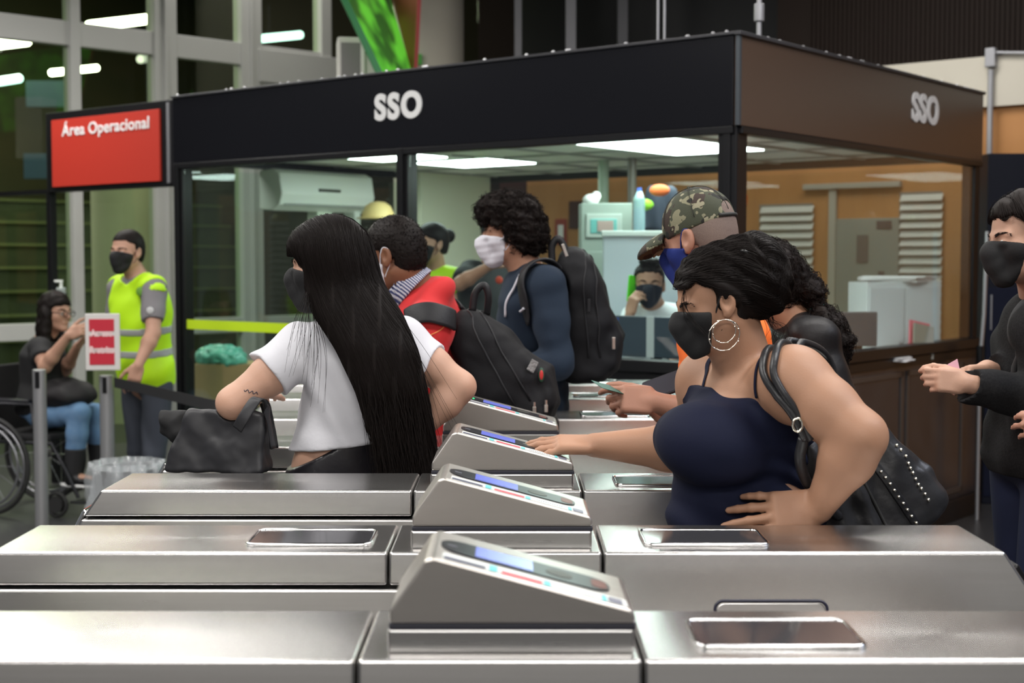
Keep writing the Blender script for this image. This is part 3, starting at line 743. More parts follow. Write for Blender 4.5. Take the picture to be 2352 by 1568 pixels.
# grey control cabinet with a little window, bottle on it
t, w_, h_ = boxobj('control_cabinet', 'pale green-grey electrical cabinet with a small window, behind the curly haired man', 'cabinet', 1333, 466, 1452, 900, 8.35, .28, mat('cabinet_grey', (.22, .26, .23), .5), rz=ANG*0, zlow=0)
k = at(1352, 498, 8.3).z
MB().box((-w_/2+.03, -.012, k-.12), (w_/2-.06, 0, k+.02), .004).build('window_frame', mat('cab_frame', (.30, .34, .31), .5), t)
MB().box((-w_/2+.055, -.016, k-.095), (w_/2-.09, -.006, k-.01), .003).build('window_pane', mat('cab_teal', (.10, .30, .28), .3), t)
MB().box((-.055, -.02, k-.085), (.04, -.01, k-.02), .002).build('meter', mat('cab_meter', (.28, .2, .18), .4), t)
MB().box((-w_/2+.03, -.006, .3), (w_/2-.03, .001, k-.2), .003).build('door', mat('cabinet_grey', (.22, .26, .23)), t)
o = MB().cyl((0, 0, 0), (0, 0, .19), .034, n=16, bev=.008).cyl((0, 0, .19), (0, 0, .225), .03, .014, n=16)
p = at(1468, 530, 8.15); bt_ = empty('water_bottle', (p.x, p.y, p.z), label='clear plastic water bottle beside the electrical cabinet', cat='bottle')
o.build('bottle_body', mat('bottle_plastic', (.35, .5, .55), .15, trans=.5), bt_, smooth='auto')
MB().cyl((0, 0, .225), (0, 0, .245), .014, n=12).build('cap', mat('cap_blue', (.05, .1, .4), .4), bt_)
sh, w_, h_ = boxobj('shelf_unit', 'grey shelf unit carrying the water bottle', 'shelf', 1453, 531, 1500, 900, 8.1, .2, mat('shelf_grey', (.3, .34, .34), .5), zlow=0)
o = MB().sphere((0, 0, .02), .05, 12, (1, 1, .7)).sphere((.03, .0, .04), .03, 10); p = at(1358, 464, 8.38)
o = o.build('crumpled_paper', paper, smooth=True); o.location = (p.x, 8.42, p.z-.005); tag(o, 'crumpled white paper on top of the electrical cabinet', 'paper')
# pale screen board behind the man with the phone
t, w_, h_ = boxobj('white_board', 'plain white board standing behind the man with the green phone', 'board', 1385, 534, 1640, 760, 7.95, .03, mat('board_white', (.50, .56, .62), .5), zlow=.0)
MB().box((-w_/2-.01, -.01, h_-.02), (w_/2+.01, .04, h_+.01), .003).build('top_rail', mat('rail_white', (.6, .66, .64), .5), t)
# pipes rising in the booth
for px, Y, r_, m, lab in ((1386, 9.2, .035, mat('pipe_green', (.30, .36, .28), .5), 'pale green conduit pipe rising behind the electrical cabinet'), (1452, 9.0, .028, mat('pipe_brown', (.12, .10, .08), .4), 'thin brown conduit pipe right of the electrical cabinet')):
    p = at(px, 400, Y); o = MB().cyl((0, 0, 0), (0, 0, ZB+.03), r_, n=16).build('conduit_pipe', m, smooth='auto'); o.location = (p.x, Y, 0); tag(o, lab, 'pipe')
# vests and a bag hanging from hooks behind the cap
def sdf_here(name, node, c, ext, h, m, parent=None):
    return sdf_obj(name, node, A(c)-A(ext), A(c)+A(ext), h, m, parent)
for px0, px1, py0, py1, Y, m, lab in ((1640, 1712, 438, 540, 7.6, mat('vest_orange', (.95, .20, .02), .7, emit=(.9, .25, .02), estr=.0), 'bright orange vest hanging behind the booth corner post'),
                                       (1478, 1560, 430, 535, 8.4, mat('vest_dark', (.015, .02, .035), .8), 'dark jacket hanging behind the camouflage cap')):
    c = at((px0+px1)/2, (py0+py1)/2, Y); hx = (px1-px0)/2/FPX*Y; hz = (py1-py0)/2/FPX*Y
    n = Dp(bx(c, (hx, .04, hz), rd=.035), lambda P: .012*np.sin(P[:, 0]*60+P[:, 2]*9))
    o = sdf_here('hanging_vest', n, c, (hx+.05, .1, hz+.05), .012, m); tag(o, lab, 'vest')
for c, r, m, nm, lab in ((at(1478, 500-30, 8.2), .05, mat('cloth_lime', (.2, .45, .02), .7), 'lime_cloth', 'scrap of lime cloth over the hanging dark jacket'), (at(1515, 437, 8.2), .05, mat('cloth_orange', (.5, .10, .02), .7), 'orange_helmet', 'orange helmet top over the hanging dark jacket')):
    o = MB().sphere((0, 0, 0), r, 14, (1.2, .8, .7)).build(nm, m, smooth=True); o.location = c; tag(o, lab, 'cloth' if 'lime' in nm else 'helmet')
# behind the right pane: shutters and a grey door on the wooden wall
def wallpos(px, off):    # point on the back wall at pixel column px
    r = (px-1176)/FPX; Q = C0+DS*(3.9-off); s_ = (Q.x-r*Q.y)/(.779+r*.627); return s_, Q+DF*s_
def wallbox(nm, px0, px1, z0, z1, th, m, parent=None, bev=.003, off=0):
    s0, _ = wallpos(px0, th+off); s1, _ = wallpos(px1, th+off)
    return MB().box((min(s0, s1), -th-off, z0), (max(s0, s1), -off, z1), bev).build(nm, m, parent, M=MW)
d = wallbox('door_1', 1918, 2062, 0, 1.88, .05, mat('door_grey', (.24, .26, .23), .5), off=.002); tag(d, kind='structure')
for nm, a, c, z0, z1, m in (('dark_plate', 2010, 2045, 1.80, 1.86, (.05, .05, .06)), ('emblem', 1965, 1992, 1.56, 1.76, (.10, .10, .10)), ('notice', 2015, 2030, 1.42, 1.5, (.08, .08, .08)), ('notice', 2015, 2030, 1.28, 1.36, (.08, .08, .08)), ('notice', 1992, 2002, 1.15, 1.25, (.08, .08, .08))):
    wallbox(nm, a, c, z0, z1, .006, mat('plate_%s' % nm, m, .5), d, off=.053)
tag(wallbox('door_frame_strip', 1900, 1917, 0, 2.1, .03, mat('door_frame', (.4, .38, .33), .5), off=.002), 'pale upright frame left of the grey door on the wooden wall', 'frame')
tag(wallbox('wall_ledge', 1840, 2062, 2.1, 2.14, .05, mat('door_frame', (.4, .38, .33), .5), off=.002), 'thin pale rail above the grey door on the wooden wall', 'rail')
def shutter(px0, px1, z0, z1, lab):
    s0, _ = wallpos(px0, .06); s1, _ = wallpos(px1, .06); a, c = min(s0, s1), max(s0, s1)
    t = wallbox('louvred_shutter', px0, px1, z0, z1, .02, mat('shutter_back', (.2, .2, .18), .6), off=.002); tag(t, lab, 'shutter', 'louvred shutters on the wooden wall')
    b = MB(); n = int((z1-z0)/.062)
    for i in range(n):
        z = z0+i*(z1-z0)/n; b.prism([(-.055, z), (-.022, z+.045), (-.020, z+.048), (-.05, z-.004)], a, c, axis='x') 
    b.build('slats', mat('slat_white', (.6, .6, .56), .5), t, M=MW)
    return t
shutter(2062, 2158, .6, 2.06, 'white louvred shutter right of the grey door')
shutter(1742, 1862, .6, 2.0, 'white louvred shutter left of the grey door, behind the side glass')
for px0, px1, py0, py1, m, lab in ((1274, 1300, 503, 562, (.30, .05, .03), 'small red wall sign on the wooden wall behind the curly haired man'), (1306, 1338, 462, 524, (.07, .03, .02), 'dark brown notice on the wooden wall left of the electrical cabinet')):
    Yw = wallpos(px0, .01)[1].y; z1, z0 = at(px0, py0, Yw).z, at(px0, py1, Yw).z
    q = wallbox('wall_notice', px0, px1, z0, z1, .012, mat('notice_%d' % px0, m, .6), off=.002); tag(q, lab, 'sign')
    if px0 == 1274: wallbox('white_figure', px0+7, px1-7, z0+.03, z1-.05, .004, paper, q, off=.014)
# white cabinet with papers in the right part of the booth
WC = at(2082, 700, 8.62)
wc = empty('filing_cabinet', (WC.x, WC.y, 0), .12, 'white filing cabinet with papers on top in the right corner of the booth', 'cabinet')
zt = at(2080, 648, 8.62).z
MB().box((-.25, 0, 0), (.22, .32, zt), .006).build('body', mat('cabinet_white', (.62, .66, .67), .4), wc)
for i, (a, c) in enumerate(((-.235, -.02), (-.01, .205))):
    q = MB().box((a, -.012, .08), (c, 0, zt-.03), .003).build('door', mat('cabinet_door', (.58, .62, .64), .4), wc)
    MB().box((c-.03 if i == 0 else a+.015, -.022, zt-.5), (c-.015 if i == 0 else a+.03, -.012, zt-.36), .002).build('handle', alu, q)
def sheets(px, py, Y, n, lab, m=paper, sz=(.21, .15), tilt=0):
    p = at(px, py, Y); t = MB()
    rr = random.Random(px)
    for i in range(n):
        a = rr.uniform(-.25, .25); M = Matrix.Translation((rr.uniform(-.02, .02), rr.uniform(-.02, .02), i*.006)) @ Matrix.Rotation(a, 4, 'Z')
        t.box((-sz[0], -sz[1], 0), (sz[0], sz[1], .0055), .001, M=M)
    o = t.build('paper_stack', m); o.location = (p.x, Y, p.z); o.rotation_euler = (tilt, 0, ANG); return tag(o, lab, 'paper')
p = sheets(2085, 648, 8.52, 6, 'loose stack of white papers on top of the white filing cabinet', sz=(.2, .13)); p.location = (WC.x, WC.y+.16, zt+.001)
# side desk under the right pane
s2, t2 = bxy(2050, 8.0)
sd = bt('side_desk', 'pale desk along the right side glass of the booth', 'desk', .28, 1.70, 0, math.pi/2)
MB().box((-.62, -.2, .98), (.70, .2, 1.01), .004).build('desk_top', mat('desk_pale', (.5, .52, .52), .4), sd)
for x in (-.58, .65): MB().box((x, -.18, 0), (x+.03, .18, .98), .003).build('leg', mat('desk_leg', (.15, .15, .17), .5), sd)
mo = monitor('grey computer monitor seen from behind through the right glass', 1925, 2018, 716, 796, 7.85, math.radians(8), mat('monitor_grey', (.10, .10, .11), .35), False, 1.01)
def upright_sheet(nm, x0, y0, x1, y1, Y, rz, tilt, m, lab, cat):
    a = at(x0, y1, Y); c = at(x1, y0, Y); w_ = c.x-a.x; h_ = (c.z-1.012)/math.cos(tilt)
    o = MB().box((-w_/2, 0, 0), (w_/2, .012, h_), .002).build(nm, m); o.location = ((a.x+c.x)/2, Y, 1.012); o.rotation_euler = (-tilt, math.radians(12), rz); return tag(o, lab, cat)
upright_sheet('pink_folder', 2085, 738, 2140, 790, 8.32, .3, .3, mat('folder_pink', (.75, .16, .22), .6), 'pink folder leaning on the side desk in the booth', 'folder')
upright_sheet('grey_booklet', 2095, 745, 2150, 790, 8.27, .3, .3, mat('booklet', (.28, .28, .24), .6), 'grey-green booklet leaning against the pink folder', 'booklet')
q = sheets(2035, 780, 8.0, 4, 'scattered white sheets on the side desk', sz=(.12, .09)); q.location.z = 1.011
# cardboard box on a low stand and a teal plastic bag on it, behind the left glass
st_, w_, h_ = boxobj('low_stand', 'dark low stand under the cardboard box in the booth', 'stand', 440, 935, 640, 1000, 9.35, .45, mat('stand_dark', (.04, .04, .035), .6), zlow=0, rz=.0)
cb, w_, h_ = boxobj('cardboard_box', 'brown cardboard box behind the left glass of the booth', 'box', 443, 838, 600, 934, 9.4, .38, mat('cardboard', (.36, .24, .12), .8, noise=(8, (.3, .2, .1), .5)), rz=-.12)
for s_ in (-1, 1): MB().box((-w_/2, .0, h_), (w_/2, .19, h_+.004), .001, M=Matrix.Translation((0, .19 if s_ > 0 else 0, 0))).build('flap', mat('cardboard_light', (.42, .29, .15), .8), cb)
c = at(508, 815, 9.5); n = Dp(U(.03, ell(c, (.16, .11, .07)), ell(c+Vector((-.08, .0, -.02)), (.09, .09, .06)), ell(c+Vector((.09, -.05, -.03)), (.09, .07, .045))), lambda P: .012*vnoise(P, 55)+.006*vnoise(P, 120))
o = sdf_here('plastic_bag', n, c, (.3, .2, .15), .01, mat('teal_bag', (.10, .38, .30), .35, coat=.3)); tag(o, 'crumpled teal plastic bag on the cardboard box', 'bag')
# outdoor condenser on the booth roof
s_, t_ = bxy(822, 10.4); cz = empty('condenser_unit', tuple(at(822, 90, 10.6).xy)+(ZT-.01,), .15, 'off-white condenser box standing on the booth roof behind the fascia', 'condenser')
MB().box((-.15, 0, 0), (.15, .3, .62), .012).build('casing', mat('condenser', (.5, .48, .45), .5), cz)
MB().box((-.125, -.006, .04), (.02, .001, .58), .004).build('grille', mat('condenser_grille', (.16, .15, .15), .6), cz)
MB().box((.02, -.012, .02), (.05, .001, .6), .003).build('grille_rib', mat('condenser_rib', (.6, .58, .55), .5), cz)
# conduits
def drop_rod(px, Y, z0, z1, y0, y1, lab, r=.013):
    p = at(px, 100, Y); t = empty('conduit_drop', (p.x, Y, z0), label=lab, cat='conduit')
    MB().cyl((0, 0, 0), (0, 0, z1-z0), r, n=12).build('rod', mat('rod_grey', (.36, .36, .38), .4, .4), t, smooth='auto')
    a = at(px, y1, Y).z-z0; c = at(px, y0, Y).z-z0
    MB().cyl((0, 0, a), (0, 0, c), .026, n=14, bev=.006).build('junction_box', mat('rod_grey', (.3, .3, .3)), t, smooth='auto'); return t
drop_rod(1743, 7.35, ZT-.03, 7.15, 8, 50, 'grey conduit with a junction box dropping onto the booth roof')
for px in (1511, 1526): 
    p = at(px, 100, 7.6); o = MB().cyl((0, 0, 0), (0, 0, 4.5), .007, n=10).build('hanger_rod', mat('rod_grey', (.3, .3, .3)), smooth='auto'); o.location = (p.x, 7.6, ZT-.03); tag(o, 'thin hanger rod rising from the booth roof, %s of the pair' % ('left' if px == 1511 else 'right'), 'rod', 'pair of hanger rods')
s_, p = wallpos(2266, .08); t = empty('wall_conduit', (p.x, p.y, 0), math.atan2(DF.y, DF.x), 'grey conduit with a box running down the wooden wall at right', 'conduit')
MB().cyl((0, 0, 2.27), (0, 0, at(2266, 160, p.y).z), .02, n=14).build('pipe', mat('rod_grey', (.3, .3, .3)), t, smooth='auto')
z = at(2268, 155, p.y).z; MB().box((-.035, -.03, z), (.035, .03, z+.13), .008).build('junction_box', mat('rod_grey', (.3, .3, .3)), t)
MB().cyl((0, 0, z+.1), (-.6, 0, z+.04), .012, n=10).build('side_pipe', mat('rod_grey', (.3, .3, .3)), t, smooth='auto')
# dark navy cabinet and door post on the right
q = at(2270, 352, 9.15); e = empty('navy_cabinet', (q.x+.17, 9.15, 0), 0, 'tall dark navy cabinet against the wooden wall behind the woman in the blazer', 'cabinet')
MB().box((-.17, 0, 0), (.17, .3, q.z), .006).build('body', mat('navy_dark', (.006, .007, .014), .45, spec=.3), e)
MB().box((-.165, -.008, .05), (.165, 0, q.z*.62), .004).build('door', mat('navy_door', (.006, .008, .022), .4, spec=.3), e)
MB().box((-.14, -.012, q.z*.5), (-.13, -.004, q.z*.6), .002).build('handle', alu, e)
# stooped steel rail beside the booth door
t = empty('door_rail', (at(2250, 850, 8.6).x, 8.6, 0), label='thin steel rail standing beside the right end of the booth', cat='rail')
MB().tube([(0, 0, 0), (0, 0, .95), (.02, 0, 1.25), (.03, 0, 1.75)], .012, 10).build('rod', alu, t, smooth='auto')
MB().cyl((0, 0, .93), (0, 0, 1.06), .022, n=12).build('grip', blackm, t, smooth='auto')
# ---------------- queue posts, belt, sign, bin
def qpost(px, Y, z1, r, lab):
    p = at(px, 900, Y); t = empty('queue_post', (p.x, Y, 0), label=lab, cat='post', group='grey queue posts')
    MB().cyl((0, 0, .02), (0, 0, z1), r, n=20, bev=.004).build('tube', mat('post_grey', (.36, .36, .37), .35, .6), t, smooth='auto')
    MB().box((-.012, -r-.004, z1-.1), (.012, -r+.006, z1-.01), .002).build('belt_slot', blackm, t)
    MB().lathe([(0, .03), (.03, .03), (.15, .012), (.16, 0), (0, 0)], 28).build('base', mat('post_base', (.12, .12, .12), .4, .5), t, smooth='auto'); return t
qa = qpost(91, 7.7, .985, .036, 'grey queue post standing alone in front of the woman in the wheelchair')
qb = qpost(245, 8.0, .93, .040, 'grey queue post carrying the small red and white sign')
a = at(199, 850, 7.93); c = at(274, 720, 7.93); w_ = c.x-a.x; h_ = c.z-a.z
sg2 = empty('notice_sign', ((a.x+c.x)/2, 7.93, a.z), .12, 'small white framed red sign reading Acesso Restrito on a queue post', 'sign')
MB().box((-w_/2, -.012, 0), (w_/2, .006, h_), .004).build('frame', mat('sign_frame', (.62, .60, .58), .4), sg2)
for i in range(3): MB().box((-w_/2+.022, -.016, h_*(.10+.295*i)), (w_/2-.03, -.011, h_*(.10+.295*i)+h_*.215), .001).build('red_band', mat('band_red', (.50, .02, .04), .5), sg2)
for i, wd in enumerate(('Restrito', 'Acesso')):
    M = Matrix.Translation((-.004, -.017, h_*(.36+.295*i))) @ Matrix.Rotation(math.pi/2, 4, 'X')
    MB().text(wd, .052, .001, M, .002, sx=.78).build('lettering', mat('sign_letter', (.85, .62, .62), .5), sg2)
pa = Vector((0, 0, 0)); 
P = catmull([at(262, 878, 7.95), at(330, 893, 7.65), at(400, 910, 7.3), at(470, 927, 6.85), at(512, 935, 6.5)], 8)
b = MB()
V = []; F = []
for p in P: V += [p+Vector((0, 0, .028)), p-Vector((0, 0, .028)), p+Vector((0, .004, .028)), p+Vector((0, .004, -.028))]
for i in range(len(P)-1):
    q = 4*i; F += [(q, q+1, q+5, q+4), (q+2, q+6, q+7, q+3), (q, q+4, q+6, q+2), (q+1, q+3, q+7, q+5)]
me = bpy.data.meshes.new('belt'); me.from_pydata(V, [], F); tag(link('queue_belt', me, mat('belt_black', (.02, .02, .022), .6)), 'black queue belt stretched from the sign post toward the turnstiles', 'belt')
e = qpost(514, 6.5, .92, .036, 'grey queue post hidden behind the black bag, end of the belt')
# sanitizer bottle on its stand near the gantry post
p = at(141, 690, 9.75); hb = empty('sanitizer_bottle', (p.x, 9.75, p.z), label='small clear pump bottle standing above the woman with glasses', cat='bottle')
MB().cyl((0, 0, 0), (0, 0, .09), .033, n=16, bev=.008).build('bottle_body', mat('clear_gel', (.45, .5, .48), .2, trans=.3), hb, smooth='auto')
MB().cyl((0, 0, .09), (0, 0, .13), .01, n=10).box((-.045, -.01, .125), (.012, .01, .14), .003).build('pump', whitep, hb)
o = MB().cyl((0, 0, 0), (0, 0, p.z-.001), .018, n=14).cyl((0, 0, 0), (0, 0, .015), .13, n=24).cyl((0, 0, p.z-.012), (0, 0, p.z-.001), .06, n=20).build('bottle_stand', blackm, smooth='auto'); o.location = (p.x, 9.75, 0); tag(o, 'thin black stand holding the pump bottle', 'stand')
# waste bin with a clear liner
p = atz(292, 1072, .52); Y = p.y
bn = empty('waste_bin', (p.x, Y, 0), label='grey mesh waste bin with a clear plastic liner', cat='bin')
R_ = 78/FPX*Y
MB().lathe([(R_*.72, 0), (R_*.72, .01), (R_*.98, .50), (R_, .52), (R_*.95, .52), (R_*.68, .03), (0, .03)], 36).build('bin_body', mat('bin_grey', (.30, .31, .32), .4, .2), bn, smooth='auto')
def linerf():
    V = []; F = []; n = 60; rows = 9
    rr = random.Random(5); ph = [rr.uniform(0, 6) for _ in range(4)]
    for j in range(rows):
        for i in range(n):
            a = 2*math.pi*i/n; wv = .010*math.sin(9*a+ph[0])+.008*math.sin(17*a+ph[1]+j)
            if j < 3: r = R_*(.80+.07*j)+wv; z = .36+.07*j
            else: r = R_*(1.03+.01*(j-3))+wv*(1+.5*(j-3)); z = .535-.045*(j-3)+.02*math.sin(5*a+ph[2])
            if j == 3: z = .55
            V.append((r*math.cos(a), r*math.sin(a), z))
    for j in range(rows-1):
        for i in range(n): F.append((j*n+i, j*n+(i+1) % n, (j+1)*n+(i+1) % n, (j+1)*n+i))
    me = bpy.data.meshes.new('liner'); me.from_pydata(V, [], F); o = bpy.data.objects.new('liner', me); COL.objects.link(o); me.materials.append(mat('liner_clear', (.55, .58, .6), .12, alpha=.38, spec=1)); o.parent = bn
    me.polygons.foreach_set('use_smooth', [True]*len(me.polygons))
linerf()
# ================================================================== people
def skinm(name, c, c2=None):
    return mat('skin_'+name, c, .52, noise=(9, c2 or tuple(x*.8 for x in c), .5), bump=(260, .08), sss=.08, spec=.4)
hairm = mat('hair_black', (.008, .0055, .0048), .55, spec=.16)
hairb = mat('hair_dark_brown', (.011, .0075, .0065), .6, spec=.15)
eyew = mat('eye_white', (.6, .57, .54), .2); eyed = mat('eye_dark', (.015, .008, .005), .1)
maskb = mat('mask_black', (.010, .010, .011), .8, bump=(300, .15))
def wf(C, R, s=1.0):
    C = A(C); return lambda x, y, z: C+R@(A([x, y, z])*s)
def head_nodes(C, R, s=1.0, fem=False):
    w = wf(C, R, s); jw = .9 if fem else 1
    n = [ell(w(0, -.012, .042), A([.076, .098, .086])*s, R), K(.04, ell(w(0, .030, -.032), A([.060, .060, .082])*s, R))]
    for q in (-1, 1):
        n += [K(.02, rc(w(.050*q*jw, .0, -.050), w(.016*q*jw, .072, -.096), .020*s, .015*s)), K(.02, sp(w(.040*q, .052, -.022), .026*s)),
              K(.012, rc(w(.044*q, .072, .020), w(.012*q, .088, .022), .010*s, .009*s))]
    n += [K(.012, rc(w(0, .088, .014), w(0, .112, -.020), .0075*s, .0100*s))]
    for q in (-1, 1): n += [K(.006, sp(w(.011*q, .103, -.024), .0075*s))]
    n += [K(.006, rc(w(-.018, .086, -.052), w(.018, .086, -.052), .0065*s)), K(.006, rc(w(-.015, .084, -.063), w(.015, .084, -.063), .0068*s)), K(.015, sp(w(0, .076, -.092), .016*s))]
    h = U(.02, *n)
    for q in (-1, 1): h = Sb(h, sp(w(.032*q, .104, -.001), .018*s), .016)
    ears = []
    for q in (-1, 1):
        ears.append(K(.008, Sb(ell(w(.080*q, -.006, .0), A([.011, .020, .033])*s, R@rotx(.18)), ell(w(.092*q, -.001, .004), A([.012, .012, .020])*s, R@rotx(.18)), .006)))
        ears.append(K(.006, sp(w(.078*q, .004, -.028), .009*s)))
        ears.append(K(.010, ell(w(.032*q, .0795, -.001), A([.014, .0125, .011])*s, R)))   # closed lid over the eyeball
    return U(.01, h, *ears)
def rotx(a): c, s = math.cos(a), math.sin(a); return A([[1, 0, 0], [0, c, -s], [0, s, c]])
def rotz(a): c, s = math.cos(a), math.sin(a); return A([[c, -s, 0], [s, c, 0], [0, 0, 1]])
def roty(a): c, s = math.cos(a), math.sin(a); return A([[c, 0, s], [0, 1, 0], [-s, 0, c]])
def hand_nodes(W, d, n, s=1.0, thumb=1, curl=(.35, .4, .45, .5), tc=.3, spread=.10, topen=.75):
    """W wrist, d towards the fingers, n out of the back of the hand, thumb: which side (d x n times this)"""
    d = nrm(d); n = A(n)-d*(A(n)@d); n = nrm(n); t = np.cross(d, n)*thumb; W = A(W)
    R = np.stack([d, t, n], 1)
    N = [ell(W+d*.010*s, A([.035, .024, .019])*s, R), K(.014, bx(W+d*.050*s+t*.001, A([.042, .039, .0125])*s, R, .012*s)), K(.012, ell(W+d*.035*s+t*.020*s-n*.008*s, A([.034, .017, .014])*s, R))]
    off = (.029, .010, -.010, -.028); bl = (.088, .092, .088, .080)
    seg = ((.042, .026, .020), (.046, .029, .021), (.042, .027, .021), (.033, .021, .018)); rad = (.0092, .0095, .0090, .0080)
    for i in range(4):
        p = W+(d*(bl[i]-.006)+t*off[i]-n*.001)*s; a = 0; dd = nrm(d+t*spread*(1.5-i)*.9)
        c = curl[i] if hasattr(curl, '__len__') else curl
        for j, L in enumerate(seg[i]):
            a += c*(1, 1.15, .8)[j]
            q = p+(dd*math.cos(a)-n*math.sin(a))*L*s
            r0 = rad[i]*s*(1.05, .96, .88)[j]; r1 = rad[i]*s*(.95, .86, .74)[j]
            N.append(K(.006 if j == 0 else .003, rc(p, q, r0, r1))); 
            if j == 0: N.append(K(.004, sp(q, rad[i]*s*1.0)))
            p = q
    p = W+(d*.020+t*.026-n*.006)*s; a = 0
    for j, (L, r0, r1) in enumerate(((.046, .0150, .0115), (.034, .0110, .0100), (.027, .0098, .0078))):
        ang = topen-a; q = p+(d*math.cos(ang)+t*math.sin(ang)-n*(.25+.3*j*tc))*L*s
        N.append(K(.010 if j == 0 else .004, rc(p, q, r0*s, r1*s))); p = q; a += tc
    return N
FEM = [(-.06, .130, .095), (.08, .172, .118), (.24, .160, .112), (.42, .130, .098), (.62, .140, .105), (.80, .150, .098), (.93, .105, .072), (1.02, .055, .052)]
MAL = [(-.06, .130, .100), (.08, .160, .115), (.24, .155, .112), (.42, .145, .108), (.62, .165, .118), (.80, .175, .110), (.93, .125, .080), (1.02, .06, .058)]
class Human: pass
def human(lab, J, fwd, RH, skin, fem=False, h=.006, wx=1.0, wy=1.0, arm=1.0, hs_=1.0, hands=None, legs=True, extra=(), neck=.055, torso_extra=(), face=True, group=None, base=None, eyes=True):
    """J: P pelvis, N neck base, H head centre, SL/SR shoulders, EL/ER, WL/WR, optional hips/knees/ankles (HL KL AL ...)"""
    J = {k: A(v) for k, v in J.items()}; o = Human(); o.J = J; o.fwd = nrm(fwd)
    up = nrm(J['N']-J['P']); T = frame(up, fwd); o.T = T; Lt = np.linalg.norm(J['N']-J['P']); o.Lt = Lt
    left = -T[:, 0]
    if 'SL' not in J: J['SL'] = J['N']+left*(.155 if fem else .175)*wx-up*.045
    if 'SR' not in J: J['SR'] = J['N']-left*(.155 if fem else .175)*wx-up*.045
    st = [(t*Lt, 0, .006*math.sin(t*6), a*wx, b*wy) for t, a, b in (FEM if fem else MAL)]
    o.torso = [loft(J['P'], T, st, 2.2, .04)]+[K(.05, rc(J['N']-up*.04+(-left if q < 0 else left)*.03, J['SL' if q > 0 else 'SR'], .050, .054*arm)) for q in (1, -1)]+list(torso_extra)
    if 'HL' not in J:
        hl = nrm(left-A([0, 0, 1])*left[2]) if abs(left[2]) < .9 else left
        for q, c in ((1, 'L'), (-1, 'R')):
            J['H'+c] = J['P']+hl*.085*q*wx-A([0, 0, .02]); 
            if 'K'+c not in J:
                ft = J['P']*1.0; ft[2] = .085; ft = ft+hl*.10*q; ft[:2] += nrm(A([fwd[0], fwd[1], 0]))[:2]*(.05*q-.02)
                J['A'+c] = ft; J['K'+c] = (J['H'+c]+ft)/2+nrm(A([fwd[0], fwd[1], 0]))*.03
    o.legs = {}
    for c in 'LR':
        H_, K_, A_ = J['H'+c], J['K'+c], J['A'+c]
        o.legs[c] = [K(.05, rc(H_, K_, .082*wx, .055)), K(.02, rc(K_, K_*.65+A_*.35, .053, .055)), K(.02, rc(K_*.65+A_*.35, A_, .055, .036))]
    o.arms = {}; o.hands = {}
    for c in 'LR':
        S, E, W = J['S'+c], J['E'+c], J['W'+c]; r = arm
        m = S*.5+E*.5; f = E*.7+W*.3
        o.arms[c] = [K(.035, rc(S, m, .052*r, .047*r)), K(.02, rc(m, E, .047*r, .038*r)), K(.02, rc(E, f, .038*r, .040*r)), K(.02, rc(f, W, .040*r, .025*(.5+.5*r)))]
        hd = (hands or {}).get(c, {})
        if hd is not None:
            d = hd.get('d', W-E); n = hd.get('n', left if c == 'L' else -left)
            kw = {k: v for k, v in hd.items() if k not in 'dn'}
            o.hands[c] = hand_nodes(W, d, n, thumb=kw.pop('thumb', 1), **kw)
    o.head = head_nodes(J['H'], RH, hs_, fem); o.RH = RH; o.w = wf(J['H'], RH, hs_); o.hs = hs_
    o.neck = [K(.025, rc(o.w(0, -.025, -.05), J['N'], neck*.92, neck*1.02)), K(.03, rc(o.w(0, -.01, -.06), J['N']+T[:, 1]*.01, neck*.8, neck))]
    nodes = [o.head]+o.neck+[K(.03, x) for x in o.torso]
    for c in 'LR': nodes += o.arms[c]+[K(.012, U(.01, *o.hands[c]))] if o.hands.get(c) else o.arms[c]
    if legs: 
        for c in 'LR': nodes += o.legs[c]+[K(.02, rc(J['A'+c]-A([0, 0, .03]), J['A'+c]-A([0, 0, .045])+nrm(A([fwd[0], fwd[1], 0]))*.14, .035, .028))]
    nodes += list(extra)
    o.node = U(.02, *nodes)
    pts = np.array([v for k, v in J.items()]); lo = pts.min(0)-.26; hi = pts.max(0)+.26; lo[2] = max(lo[2], 0)
    if not legs: lo[2] = max(lo[2], J['P'][2]-.2)
    o.lo, o.hi = lo, hi
    b = base if base is not None else A([J['P'][0], J['P'][1], 0])
    V, F = mesh_sdf(o.node, lo, hi, h); o.base = Vector(b)
    ob = np_obj('person', V-A(b), F, skin); ob.location = Vector(b); tag(ob, lab, 'person', group); o.ob = ob; o.left = left; o.up = up
    if eyes and face:
        for q in (-1, 1):
            MBs = MB().sphere(o.w(.032*q, .0800, -.002), .0128*hs_, 14); e = MBs.build('eye', eyew); e.parent = ob; e.matrix_parent_inverse = Matrix.Translation(-o.base)
            i = MB().sphere(o.w(.032*q, .0890, -.002), .0062*hs_, 10).build('iris', eyed); i.parent = e; i.matrix_parent_inverse = Matrix()
    if face:
        for q in (-1, 1):
            pr = [o.w(x*q, y, z) for x, y, z in ((.014, .097, .020), (.026, .095, .026), (.040, .085, .027), (.050, .073, .020))]
            hp = []
            for k in range(60):
                u = random.random(); p0 = pr[0]*(1-u)+pr[3]*u; i = min(int(u*3), 2); f_ = u*3-i; p0 = pr[i]*(1-f_)+pr[i+1]*f_
                p0 = p0+RH@A([0, 0, random.uniform(-.0035, .0035)]); d_ = RH@A([.010*q, -.004, .003*(1-u*2)]); hp.append([p0, p0+d_*.5, p0+d_])
            strands('eyebrow', hp, .0008, .0004, hairb, ob)
    return o
def part(o, name, node, m, h=.006, lo=None, hi=None, parent=None):
    return sdf_obj(name, node, o.lo if lo is None else lo, o.hi if hi is None else hi, h, m, parent or o.ob)
